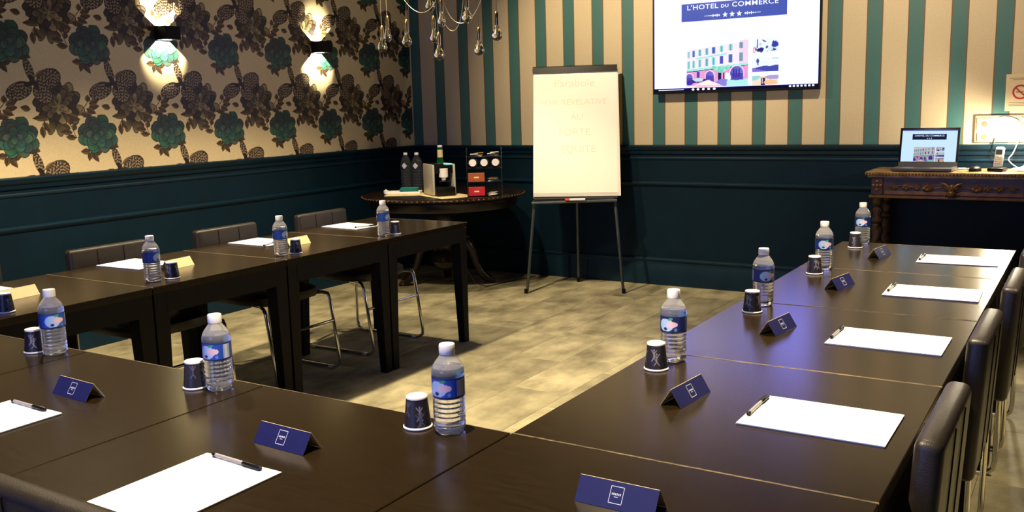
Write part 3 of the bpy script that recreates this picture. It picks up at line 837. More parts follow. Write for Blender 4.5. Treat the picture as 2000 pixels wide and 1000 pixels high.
def small_photo(kind):
    C = Canvas(1.0, 0.54, 56, 32, (238, 246, 252))
    rr = random.Random(kind+20)
    if kind == 0:
        for i in range(16):
            C.ell(rr.uniform(0.05, 0.95), rr.uniform(0.05, 0.45), rr.uniform(0.03, 0.10), rr.uniform(0.02, 0.06), rr.uniform(0, 3), rr.choice([(40, 44, 140), (60, 80, 190), (190, 215, 238), (20, 20, 80)]))
        C.rect(0.17, 0.20, 0.2, 0.52, (60, 60, 110)); C.ell(0.07, 0.13, 0.05, 0.11, 0, (226, 110, 150)); C.ell(0.07, 0.13, 0.025, 0.08, 0, (250, 220, 230))
        C.ell(0.85, 0.3, 0.13, 0.10, 0.4, (44, 60, 170)); C.ell(0.3, 0.13, 0.14, 0.07, 0.2, (30, 34, 120)); C.ell(0.68, 0.16, 0.10, 0.07, 0, (214, 236, 246))
    elif kind == 1:
        C.rect(0, 1, 0, 0.15, (84, 70, 190)); C.poly([(0.05, 0.14), (0.45, 0.22), (0.7, 0.2), (0.9, 0.24), (1, 0.24), (1, 0), (0.3, 0)], (62, 74, 170)); C.poly([(0, 0), (0, 0.14), (0.5, 0.03), (0.6, 0)], (132, 110, 220))
        C.ell(0.21, 0.40, 0.05, 0.10, 0, (50, 90, 170)); C.ell(0.22, 0.28, 0.03, 0.04, 0, (70, 110, 190)); C.rect(0.75, 1, 0.46, 0.5, (200, 216, 226))
    else:
        C.rect(0, 1, 0, 0.54, (250, 226, 206)); C.ell(0.12, 0.45, 0.2, 0.1, 0.3, (150, 220, 214)); C.ell(0.8, 0.46, 0.3, 0.09, 0, (170, 160, 214)); C.rect(0.33, 0.50, 0.06, 0.44, (52, 26, 66)); C.rect(0.37, 0.40, 0.2, 0.42, (220, 200, 220))
        C.rect(0, 1, 0, 0.06, (60, 70, 90)); C.ell(0.2, 0.04, 0.2, 0.05, 0, (240, 244, 248)); C.ell(0.7, 0.04, 0.2, 0.05, 0, (236, 236, 236)); C.ell(0.7, 0.25, 0.25, 0.1, 0, (252, 196, 150))
    return C.c
HOTEL = hotel_photo(); SMALL = [small_photo(i) for i in range(3)]

def wall_rect(mb, x0, x1, z0, z1, y): mb.add([(x0, y, z0), (x1, y, z0), (x1, y, z1), (x0, y, z1)], [(0,1,2,3)]); return mb
def flat(cx, y, cz): # text lying in the X-Z plane facing -Y
    return Matrix.Translation((cx, y, cz)) @ Matrix.Rotation(PI/2, 4, 'X')
def star(mb, cx, cz, r, y):
    pts = []
    for i in range(10):
        a = PI/2+i*PI/5; q = r if i % 2 == 0 else r*0.42
        pts.append((cx+q*math.cos(a), y, cz+q*math.sin(a)))
    mb.add([(cx, y, cz)]+pts, [(0, 1+i, 1+(i+1) % 10) for i in range(10)])

def make_tv():
    cx, z0 = -2.2355, 1.456; w_, h_ = 1.212, 0.706; yf = 6.512
    t = thing('wall_television', 'large flat television on the striped wall showing a hotel web page', 'television', (cx, yf, z0))
    Y = lambda d: -d    # local: screen faces -y, y=0 is the front glass
    hb = w_/2
    body = MB().rbox(-hb, hb, 0.002, 0.040, 0, h_, 0.004, 2).rbox(-0.35, 0.35, 0.038, 0.0755, 0.10, 0.55, 0.01, 1)
    body.build('housing', M['black'], t, 30)
    fr = MB()
    b = 0.010
    fr.rbox(-hb, hb, -0.003, 0.004, 0, 0.016, 0.0015, 1).rbox(-hb, hb, -0.003, 0.004, h_-b, h_, 0.0015, 1).rbox(-hb, -hb+b, -0.003, 0.004, 0.016, h_-b, 0.0015, 1).rbox(hb-b, hb, -0.003, 0.004, 0.016, h_-b, 0.0015, 1)
    fr.build('bezel', M['black'], t, 30)
    X = lambda wx: wx-cx
    Z = lambda wz: wz-z0
    sc = wall_rect(MB(), -hb+b, hb-b, 0.016, h_-b, 0.0012).build('screen', M['tvwhite'], t, 0)
    wall_rect(MB(), -hb+b, hb-b, 0.016, 0.039, 0.0008).build('taskbar', M['tvbar'], sc, 0)
    wall_rect(MB(), X(-2.620), X(-1.858), Z(1.965), Z(2.090), 0.0008).build('banner', M['tvblue'], sc, 0)
    for body, size, x, sx, bold in (("L'HOTEL", 0.046, -2.462, 1.27, 0.0005), ("DU", 0.031, -2.2975, 1.22, 0.0007), ("COMMERCE", 0.046, -2.0815, 1.27, 0.0005)):
        tx = MB(); text_shape(tx, body, size, flat(X(x), 0.0003, Z(2.0465)), sx=sx, bold=bold); tx.build('lettering', M['tvtext'], sc, 0)
    for sx in (-2.294, -2.2435, -2.192):
        tx = MB(); star(tx, X(sx), Z(1.996), 0.021, 0.0003); tx.build('star', M['tvtext'], sc, 0)
    for s0_, s1_ in ((-2.447, -2.332), (-2.040, -2.155)):
        tx = MB(); wall_rect(tx, X(min(s0_, s1_)), X(max(s0_, s1_)), Z(1.9948), Z(1.9978), 0.0003)
        for q in range(6):
            px = s0_+(s1_-s0_)*(0.30+0.13*q); hh = (0.004, 0.006, 0.012, 0.008, 0.013, 0.009)[q]
            tx.add([(X(px-0.006), 0.0003, Z(1.996)), (X(px), 0.0003, Z(1.996-hh)), (X(px+0.006), 0.0003, Z(1.996)), (X(px), 0.0003, Z(1.996+hh))], [(0,1,2,3)])
        tx.build('ornament', M['tvtext'], sc, 0)
    for ix in (-2.53, -2.492, -2.452, -2.412, -2.370):
        tx = MB(); tx.add([(X(ix)+0.011*math.cos(k_*PI/6), 0.0003, 0.0275+0.0082*math.sin(k_*PI/6)) for k_ in range(12)], [tuple(range(12))]); tx.build('taskbar_icon', M['tvtext'], sc, 0)
    for q in range(7): wall_rect(MB(), X(-1.835+q*0.026), X(-1.820+q*0.026), 0.022, 0.034, 0.0003).build('taskbar_icon', M['tvtext'], sc, 0)
    wall_rect(MB(), X(-2.80), X(-2.60), 0.026, 0.030, 0.0003).build('taskbar_text', M['tvtext'], sc, 0)
    grid_mesh('photo', HOTEL, lambda U, V: (X(-2.581)+U*0.458, 0*U+0.0008, Z(1.498)+V*0.318), M['screen'], sc)
    for i, (a, b_) in enumerate(((1.715, 1.816), (1.589, 1.689), (1.4965, 1.564))):
        rows = SMALL[i] if i < 2 else SMALL[i][8:]
        grid_mesh('photo', rows, lambda U, V: (X(-2.095)+U*0.187, 0*U+0.0008, Z(a)+V*(b_-a)), M['screen'], sc)
    return t
make_tv()

# ------------------------------------------------------------------ flipchart easel
def make_flipchart():
    ux = Vector((0.91083, 0.41278, 0)); ang = math.atan2(0.41278, 0.91083)
    t = thing('flipchart_easel', 'white flipchart easel with handwritten sheet in front of the striped wall', 'flipchart', (-3.2675, 6.0155, 0), ang)
    lean = math.tan(math.radians(12)); P = lambda u, z, d=0.0: (u, z*lean-d*math.cos(math.radians(12)), z-d*math.sin(math.radians(12)))
    def slab(mb, u0, u1, z0, z1, d0, d1, u0t=None, u1t=None):
        u0t = u0 if u0t is None else u0t; u1t = u1 if u1t is None else u1t
        vs = [P(u0, z0, d0), P(u1, z0, d0), P(u1t, z1, d0), P(u0t, z1, d0), P(u0, z0, d1), P(u1, z0, d1), P(u1t, z1, d1), P(u0t, z1, d1)]
        return mb.add(vs, [(0,1,2,3),(7,6,5,4),(0,4,5,1),(1,5,6,2),(2,6,7,3),(3,7,4,0)])
    slab(MB(), -0.315, 0.322, 0.70, 1.675, -0.020, -0.006).build('board', M['steel'], t, 0)
    for i, dd in enumerate((0.0005, 0.0035, 0.0065, 0.0095)):
        k_ = 3-i
        sh = slab(MB(), -0.311+0.003*k_*0, 0.327+0.007*k_, 0.716+0.009*(i if i else 0)-0.0, 1.655, -0.004+dd, -0.001+dd, u1t=0.324+0.002*k_)
        o = sh.build('sheet', M['pad'], t, 0)
    # writing on the top sheet, thin faded marker
    wr = MB()
    Rm = Matrix.Rotation(math.radians(90-12), 4, 'X')
    for body, u, z, s_ in (('Parabole', 0.0, 1.535, 0.085), ('VOIR REVELATIVE', -0.01, 1.40, 0.062), ('AU', 0.02, 1.285, 0.07), ('PORTE', 0.0, 1.17, 0.075), ('EQUITE', 0.03, 1.045, 0.075)):
        p = P(u, z, 0.0094); text_shape(wr, body, s_, Matrix.Translation(p) @ Rm, sx=1.05, bold=-0.0008)
    wr.build('handwriting', M['greyink'], o, 0)
    slab(MB(), -0.316, 0.324, 1.645, 1.688, -0.018, 0.022).build('clamp_bar', M['black'], t, 0)
    tr = MB(); slab(tr, -0.300, 0.300, 0.690, 0.712, -0.02, 0.05)
    tray = tr.build('pen_tray', M['black'], t, 0)
    MB().tube([P(-0.320, 0.684, 0.045), P(0.320, 0.696, 0.045)], 0.011, 10).build('tray_bar', M['steel'], t)
    mk = thing('board_marker', 'white board marker with an orange band on the flipchart tray', 'marker', (0,0,0))
    mk.location = t.matrix_basis @ Vector(P(-0.02, 0.712, 0.075)); mk.rotation_euler = (0, 0, ang)
    MB().tube([(-0.01, 0, 0.002), (0.105, 0, 0.003)], 0.009, 10).build('barrel', M['white'], mk)
    MB().tube([(-0.045, 0, 0.002), (-0.01, 0, 0.002)], 0.0095, 10).build('marker_cap', M['orange'], mk)
    for s_ in (-1, 1):
        lg = MB().tube([P(s_*0.303, 0.690), P(s_*0.36+0.003, 0.02), (s_*0.3665, 0.0, 0.0)], [0.013, 0.011, 0.011], 10).build('leg', M['steel'], t)
        MB().tube([(s_*0.3665, 0.0, 0.0), (s_*0.365, 0.006, 0.035)], 0.015, 10).build('foot', M['black'], lg)
    lg = MB().tube([(0.0, 0.30, 1.30), (0.0, 0.42, 0.65), (0.0, 0.46, 0.0)], 0.011, 10).build('leg', M['steel'], t)
    MB().tube([(0.0, 0.46, 0.0), (0.0, 0.457, 0.04)], 0.015, 10).build('foot', M['black'], lg)
make_flipchart()

# ------------------------------------------------------------------ wall sconces: open black boxes throwing light up and down
def make_sconce(y, z, label):
    t = thing('wall_sconce', label, 'wall lamp', (XW, y, z), 0, 'black up and down wall sconces')
    a, d, h = 0.046, 0.098, 0.042; th = 0.012
    b = MB()
    b.box(0.002, 0.008, -a-th, a+th, -h, h)
    b.box(d, d+th, -a-th, a+th, -h, h).box(0.008, d, -a-th, -a, -h, h).box(0.008, d, a, a+th, -h, h)
    b.build('housing', M['sconce'], t, 0)
    lp = MB().tube([(0.072, 0, -0.010), (0.072, 0, 0.010)], 0.006, 8).build('lamp_capsule', M['lamptube'], t)
    MB().box(0.078, 0.098, -0.004, 0.004, -0.004, 0.004).build('lamp_holder', M['black'], t, 0)
    for s_ in (-1, 1):   # reflector capsules throwing a short fan on the wall above and below
        l = bpy.data.lights.new('sconce_light', 'SPOT'); l.energy = 48; l.color = (1, 0.88, 0.66); l.shadow_soft_size = 0.003
        l.spot_size = math.radians(143); l.spot_blend = 0.08
        o = bpy.data.objects.new('sconce_light', l); COL.objects.link(o); o.parent = t; o.location = (0.050, 0, s_*0.001)
        o.rotation_euler = Vector((-math.sin(math.radians(78)), 0, s_*math.cos(math.radians(78)))).to_track_quat('-Z', 'Y').to_euler()
make_sconce(4.02, 1.925, 'black box wall sconce on the floral wall, nearer the camera')
make_sconce(5.43, 1.890, 'black box wall sconce on the floral wall, nearer the corner')

# ------------------------------------------------------------------ bulb chandelier
def make_chandelier():
    cx, cy = -3.33, 4.50
    t = thing('bulb_chandelier', 'hanging cluster of clear glass bulbs on looping thin wires', 'chandelier', (cx, cy, ZC))
    MB().lathe([(0, 0), (0.09, 0), (0.09, -0.025), (0.06, -0.04), (0.0, -0.04)], 28).build('canopy', M['brass'], t)
    rr = random.Random(4)
    spots_ = [(-3.749, 4.50, 1.775, 1), (-3.802, 4.62, 1.845, 0), (-3.510, 4.44, 1.790, 1), (-3.391, 4.55, 1.808, 0), (-3.321, 4.50, 1.707, 1),
              (-3.235, 4.42, 1.886, 0), (-3.090, 4.58, 1.724, 1), (-3.044, 4.40, 1.892, 1), (-2.912, 4.50, 1.793, 1), (-3.56, 4.75, 2.02, 1), (-3.15, 4.80, 2.06, 0), (-2.86, 4.66, 2.05, 1)]
    for wx, wy, wz, big in spots_:
        x, y_, z = wx-cx, wy-cy, wz-ZC
        r = 0.030 if big else 0.024
        bp = [(0.011, 0.062), (0.012, 0.050), (0.015, 0.038), (r*0.84, 0.022), (r, 0.004), (r*0.92, -0.012), (r*0.6, -0.024), (0, -0.029)]
        gl = MB().lathe(bp+[(max(q-0.0008, 0), zz+(0.0008 if q < 1e-6 else 0)) for q, zz in bp[::-1]], 18, (x, y_, z)).build('bulb', M['glass'], t, 60)
        MB().tube([(x, y_, z+0.004), (x, y_, z+0.060)], 0.0035, 6).build('filament_stem', M['brass'], gl)
        so = MB().lathe([(0, 0.058), (0.012, 0.058), (0.0128, 0.064), (0.0118, 0.070), (0.0128, 0.076), (0.0118, 0.082), (0.0128, 0.090), (0.0125, 0.118), (0.006, 0.132), (0, 0.134)], 16, (x, y_, z)).build('socket', M['brass'], t, 50)
        # drooping wire from the socket to the canopy
        a0 = Vector((x, y_, z+0.132)); a3 = Vector((rr.uniform(-0.05, 0.05), rr.uniform(-0.05, 0.05), -0.04))
        a1 = a0+Vector((rr.uniform(-0.02, 0.02), 0, 0.28)); a2 = a3+Vector((x*0.9, y_*0.9, -0.12))
        pts = []
        for i in range(15):
            q = i/14; pts.append(tuple(a0*(1-q)**3+a1*3*q*(1-q)**2+a2*3*q*q*(1-q)+a3*q**3))
        MB().tube(pts, 0.0017, 5).build('wire', M['wire'], so, 60)
    # loose wire loops hanging between the bulbs
    for p in ([(-0.30, 0.0, -0.60), (-0.20, 0.02, -0.84), (-0.02, 0.0, -0.86), (0.05, 0.0, -0.62)],
              [(0.02, -0.02, -0.62), (0.04, -0.02, -1.02), (0.22, 0.0, -1.02), (0.20, 0.0, -0.55)],
              [(0.03, 0.02, -0.7), (0.10, 0.0, -0.95), (0.26, 0.04, -0.93), (0.36, 0.02, -0.60)]):
        V = [Vector(q) for q in p]; pts = []
        for i in range(17):
            q = i/16; pts.append(tuple(V[0]*(1-q)**3+V[1]*3*q*(1-q)**2+V[2]*3*q*q*(1-q)+V[3]*q**3))
        pts = [tuple(Vector((0, 0, -0.04))+(Vector(pts[0])-Vector((0, 0, -0.04)))*f) for f in (0, 0.5)]+pts
        pts += [tuple(Vector(pts[-1])*(1-f)+Vector((0, 0, -0.04))*f) for f in (0.5, 1.0)]
        MB().tube(pts, 0.0019, 6).build('loop_wire', M['wire'], t, 60)
make_chandelier()

# ------------------------------------------------------------------ round pedestal table and what stands on it
RT = (-4.335, 5.86); RZ = 0.748; RR = 0.635
def make_round_table():
    t = thing('round_pedestal_table', 'dark round antique table on carved scroll feet in the corner', 'table', (RT[0], RT[1], 0))
    tp = MB().lathe([(0, RZ-0.030), (RR-0.03, RZ-0.030), (RR-0.022, RZ-0.026), (RR-0.004, RZ-0.020), (RR, RZ-0.010), (RR-0.006, RZ-0.003), (RR-0.016, RZ), (0, RZ)], 72).build('table_top', M['mahog'], t, 40)
    gd = MB()
    for i in range(96):
        a = 2*PI*i/96; gd.ball((RR*0.994*math.cos(a), RR*0.994*math.sin(a), RZ-0.012), 0.010, 0.010, 0.006, 6, 4)
    gd.build('carved_edge', M['oakgold'], tp, 60)
    MB().lathe([(RR-0.075, RZ-0.030), (RR-0.060, RZ-0.040), (RR-0.060, RZ-0.095), (RR-0.068, RZ-0.105), (RR-0.09, RZ-0.105), (RR-0.09, RZ-0.030)], 72).build('apron', M['mahog'], t, 40)
    MB().rbox(-0.16, 0.16, -0.16, 0.16, RZ-0.145, RZ-0.1, 0.01, 1).build('mounting_block', M['oak'], t, 30)
    MB().lathe([(0, RZ-0.145), (0.10, RZ-0.145), (0.11, RZ-0.17), (0.07, RZ-0.20), (0.06, RZ-0.24), (0.09, RZ-0.30), (0.12, RZ-0.37), (0.10, RZ-0.43), (0.075, RZ-0.46), (0.12, RZ-0.49), (0.13, RZ-0.54), (0.09, RZ-0.58), (0.03, RZ-0.61), (0, RZ-0.62)], 28,
               mod=lambda a, z: 1+0.05*math.cos(8*a) if -0.44 < z-RZ < -0.26 else 1).build('pedestal', M['mahog'], t, 50)
    for a in (45, 125, 205):
        a = math.radians(a); c, s_ = math.cos(a), math.sin(a)
        Q = lambda r, z: (r*c*0.80, r*s_*0.80, z)
        pts = [Q(0.07, 0.30), Q(0.13, 0.36), Q(0.21, 0.345), Q(0.27, 0.27), Q(0.30, 0.18), Q(0.34, 0.10), Q(0.40, 0.05), Q(0.44, 0.030)]
        lg = MB().tube(pts, [0.045, 0.050, 0.050, 0.042, 0.034, 0.034, 0.036, 0.028], 10).build('leg', M['mahog'], t, 60)
        for r, z, q in ((0.20, 0.385, 0.026), (0.26, 0.31, 0.022), (0.29, 0.23, 0.018), (0.325, 0.15, 0.016), (0.37, 0.092, 0.016)):
            MB().ball(Q(r+0.012, z), q, q, q*0.8, 10, 6).build('carved_knob', M['oak'], lg, 60)
        for dz in (-0.35, -0.12, 0.12, 0.35):
            cc, ss = math.cos(a+dz*0.16), math.sin(a+dz*0.16)
            MB().tube([(0.345*cc, 0.345*ss, 0.046), (0.372*cc, 0.372*ss, 0.030), (0.386*cc, 0.386*ss, 0.008)], [0.013, 0.013, 0.008], 7).build('claw', M['oak'], lg, 60)
make_round_table()

def on_rt(px, py): return (px, py, RZ+0.0005)
def big_bottle(px, py, label):
    t = thing('large_water_bottle', label, 'bottle', on_rt(px, py), random.uniform(0, 3), 'large plastic water bottles on the round table')
    pr = [(0, 0.004), (0.034, 0.0), (0.042, 0.008)]
    z = 0.02
    while z < 0.17:
        pr += [(0.043, z), (0.043, z+0.012), (0.0405, z+0.016), (0.0405, z+0.018)]; z += 0.022
    pr += [(0.043, 0.18), (0.043, 0.222), (0.038, 0.245), (0.024, 0.272), (0.015, 0.285), (0.014, 0.292)]
    MB().lathe(pr+[(0, 0.292)], 32).build('body', M['bigpet'], t, 60)
    MB().lathe([(0, 0.290), (0.0165, 0.290), (0.0165, 0.305), (0.015, 0.308), (0, 0.308)], 24).build('cap', M['cap'], t, 40)
    lb = MB()
    n = 9
    vs = []; fs = []
    for i in range(n):
        a = -PI/2+0.35+(i-(n-1)/2)*0.13; hh = 0.024*(1-abs(i-(n-1)/2)/((n-1)/2))+0.0006
        for sg in (-1, 1): vs.append((0.0437*math.cos(a), 0.0437*math.sin(a), 0.205+sg*hh))
    fs = [(2*i, 2*i+2, 2*i+3, 2*i+1) for i in range(n-1)]
    o = lb.add(vs, fs).build('label', M['logo'], t, 60); o.rotation_euler = (0, 0, -t.rotation_euler.z)
big_bottle(-4.70, 5.86, 'large clear water bottle on the round table, left of the pair')
big_bottle(-4.60, 5.875, 'large clear water bottle on the round table, right of the pair')

def coffee_machine():
    t = thing('coffee_machine', 'black and silver capsule coffee machine on the round table', 'coffee machine', (-4.215, 5.66, RZ+0.0026), math.radians(55))
    for s_ in (-1, 1):
        MB().rbox(s_*0.082-0.009, s_*0.082+0.009, -0.10, 0.14, 0.004, 0.235, 0.007, 2).build('side_panel', M['silver'], t, 35)
    MB().rbox(-0.073, 0.073, 0.03, 0.14, 0.0, 0.228, 0.006, 1).rbox(-0.073, 0.073, -0.095, 0.03, 0.165, 0.228, 0.008, 2).build('body', M['black'], t, 35)
    MB().lathe([(0, 0.115), (0.015, 0.115), (0.020, 0.135), (0.034, 0.14), (0.034, 0.205), (0, 0.205)], 24, (0, -0.085, 0)).build('brew_head', M['white'], t, 40)
    MB().rbox(-0.045, 0.045, -0.118, -0.10, 0.105, 0.112, 0.002, 1).build('spout_plate', M['chrome'], t, 30)
    MB().rbox(-0.074, 0.074, -0.145, 0.03, 0.0, 0.068, 0.012, 2).build('drip_tray', M['black'], t, 35)
    MB().lathe([(0, 0.069), (0.020, 0.069), (0.030, 0.10), (0.0285, 0.10), (0.019, 0.072), (0, 0.072)], 24, (0, -0.085, 0)).build('glass_cup', M['acrylic'], t, 50)
    MB().rbox(0.02, 0.072, -0.09, -0.02, 0.229, 0.237, 0.003, 1).build('button', M['mint'], t, 30)
    MB().rbox(-0.073, 0.01, -0.08, 0.12, 0.228, 0.236, 0.003, 1).build('lid', M['black'], t, 30)
coffee_machine()
def glass_bottle():
    t = thing('green_glass_bottle', 'green glass bottle with cream label behind the coffee machine', 'bottle', on_rt(-4.385, 5.90))
    MB().lathe([(0, 0.002), (0.034, 0), (0.037, 0.006), (0.037, 0.19), (0.034, 0.22), (0.026, 0.25), (0.022, 0.275), (0.021, 0.345), (0.018, 0.352), (0, 0.352)], 28).build('body', M['greenglass'], t, 50)
    MB().lathe([(0.0225, 0.268), (0.0228, 0.268), (0.0218, 0.330), (0.0214, 0.330)], 28).build('neck_label', M['cream'], t, 50)
    MB().lathe([(0.0376, 0.07), (0.0378, 0.07), (0.0378, 0.165), (0.0376, 0.165)], 28).build('label', M['cream'], t, 50)
    MB().lathe([(0, 0.350), (0.0195, 0.350), (0.0195, 0.362), (0.017, 0.365), (0, 0.365)], 20).build('cap', M['white'], t, 40)
glass_bottle()

def capsule_rack():
    rx, ry = -3.835, 5.70; rot = math.radians(33)
    t = thing('capsule_rack', 'clear shelved rack of cups and boxes on the round table', 'rack', on_rt(rx, ry), rot)
    w_, d, h = 0.127, 0.075, 0.355
    for s_ in (-1, 1):
        MB().box(s_*w_-0.002, s_*w_+0.002, -d, d, 0, h).build('side_panel', M['acrylic'], t, 0)
        for yy in (-d, d): MB().tube([(s_*w_, yy, 0), (s_*w_, yy, h)], 0.0025, 6).build('upright', M['chrome'], t)
    for z in (0.003, 0.105, 0.205, 0.288):
        MB().box(-w_+0.002, w_-0.002, -d, d, z, z+0.004).build('shelf', M['black'] if z > 0.1 else M['acrylic'], t, 0)
    R = Matrix.Translation(t.location) @ Matrix.Rotation(rot, 4, 'Z')
    def at(x, y_, z): return R @ Vector((x, y_, z))
    def box_thing(name, lab, m, x, z, sx, sz):
        o = thing(name, lab, 'box', at(x, -0.01, z), rot)
        MB().rbox(-sx, sx, -0.055, 0.055, 0, sz, 0.002, 1).build('carton', m, o, 30)
        MB().box(-sx*0.3, sx*0.3, -0.0556, -0.055, sz*0.42, sz*0.58).build('print', M['cream'], o, 0)
        MB().box(-sx, sx, -0.0556, -0.0551, sz*0.80, sz*0.82).build('lid_seam', M['inkline'], o, 0)
    box_thing('tea_box', 'bright red carton on the lowest shelf of the capsule rack', M['red'], -0.060, 0.0075, 0.060, 0.066)
    box_thing('tea_box', 'orange-brown carton on the middle shelf of the capsule rack', M['brown'], -0.060, 0.1095, 0.060, 0.066)
    for i, (x, lab) in enumerate(((-0.083, 'left'), (0.0, 'middle'), (0.083, 'right'))):
        o = thing('lying_cup', 'white-bottomed cup lying in the rack, %s of the three' % lab, 'cup', at(x, -0.02, 0.245), rot, 'cups lying in the capsule rack')
        b = MB(); b.M = Matrix.Rotation(PI/2, 4, 'X'); b.lathe([(0.026, 0.052), (0.036, -0.045), (0.0345, -0.045), (0.025, 0.050)], 28); b.build('cup_wall', M['brown'] if i == 2 else M['silver'], o, 60)
        b = MB(); b.M = Matrix.Translation((0, 0, 0.006)) @ Matrix.Rotation(PI/2, 4, 'X'); b.lathe([(0, 0.0535), (0.0262, 0.0535), (0.0262, 0.0515), (0, 0.0515)], 28); b.build('cup_base', M['cupwhite'], o, 40)
    def sachets(name, lab, m, x, z, n, wd):
        o = thing(name, lab, 'sachets', at(x, -0.01, z), rot)
        rr = random.Random(int(z*1000))
        for i in range(n):
            b = MB(); b.M = Matrix.Translation((rr.uniform(-wd, wd), rr.uniform(-0.03, 0.02), 0.004+i*0.0045)) @ Matrix.Rotation(rr.uniform(-.5, .5), 4, 'Z') @ Matrix.Rotation(rr.uniform(-.1, .1), 4, 'Y')
            b.rbox(-0.030, 0.030, -0.012, 0.012, -0.002, 0.002, 0.0015, 1).build('sachet', m if i % 3 else M['cupwhite'], o, 30)
    sachets('sugar_sachets', 'gold sachets on the rack middle shelf beside the brown carton', M['gold'], 0.062, 0.1095, 6, 0.018)
    sachets('biscuit_sachets', 'small cream sachets on the rack bottom shelf beside the red carton', M['cream'], 0.062, 0.0075, 5, 0.018)
    sachets('sweetener_sachets', 'dark gold sachets on the rack top shelf, left side', M['gold'], -0.055, 0.2925, 6, 0.024)
    sachets('spoon_sachets', 'pale gold sachets on the rack top shelf, right side', M['placemat'], 0.065, 0.2925, 7, 0.016)
capsule_rack()
def sheet(name, lab, x, y, rz, sx, sy, z):
    t = thing(name, lab, 'placemat', (x, y, RZ+z), rz)
    MB().rbox(-sx, sx, -sy, sy, 0, 0.0016, 0.0006, 1).build('sheet', M['placemat'], t, 0)
    MB().box(-sx+0.012, sx-0.012, -sy+0.012, sy-0.012, 0.0016, 0.0018).build('printed_field', M['cream'], t, 0)
sheet('paper_placemat', 'cream paper placemat under the coffee machine', -4.12, 5.62, math.radians(-28), 0.20, 0.145, 0.0004)
sheet('paper_placemat', 'cream paper placemat at the left under the white tray', -4.50, 5.63, math.radians(30), 0.17, 0.12, 0.0006)
t = thing('serving_tray', 'white shallow tray on the round table by the large bottles', 'tray', (-4.575, 5.665, RZ+0.0025), math.radians(30))
MB().rbox(-0.13, 0.13, -0.06, 0.06, 0, 0.006, 0.002, 1).build('tray_base', M['white'], t, 30)
MB().rbox(-0.135, 0.135, -0.066, -0.058, 0, 0.018, 0.003, 1).rbox(-0.135, 0.135, 0.058, 0.066, 0, 0.018, 0.003, 1).rbox(-0.137, -0.129, -0.066, 0.066, 0, 0.018, 0.003, 1).rbox(0.129, 0.137, -0.066, 0.066, 0, 0.018, 0.003, 1).build('tray_rim', M['white'], t, 30)
t = thing('folded_cloth', 'teal folded cloth lying on the white tray', 'cloth', (-4.535, 5.685, RZ+0.0095), math.radians(28))
b = MB(); rr = random.Random(9)
for i in range(4): b.rbox(-0.075+rr.uniform(0, .012), 0.075-rr.uniform(0, .015), -0.035, 0.035, i*0.010, i*0.010+0.0102, 0.0045, 2)
b.build('cloth_folds', M['teal'], t, 50)
t = thing('lidded_pot', 'tiny white lidded pot at the left rim of the round table', 'pot', on_rt(-4.70, 5.60))
MB().lathe([(0, 0), (0.016, 0), (0.021, 0.012), (0.019, 0.022), (0, 0.022)], 20).build('pot_body', M['white'], t, 50)
MB().lathe([(0.0205, 0.022), (0.019, 0.027), (0.006, 0.031), (0.005, 0.036), (0, 0.038)], 20).build('lid', M['white'], t, 50)
cb = MB().tube([(-4.02, 5.50, 0.640), (-3.98, 5.47, 0.56), (-3.93, 5.46, 0.42), (-3.92, 5.52, 0.25), (-3.97, 5.72, 0.08), (-4.02, 5.95, 0.004), (-3.95, 6.3, 0.004), (-3.9, 6.5, 0.004)], 0.003, 6).build('power_cord', M['black'], None, 60)
tag(cb, 'thin black power cord hanging from the round table to the floor', 'cord')

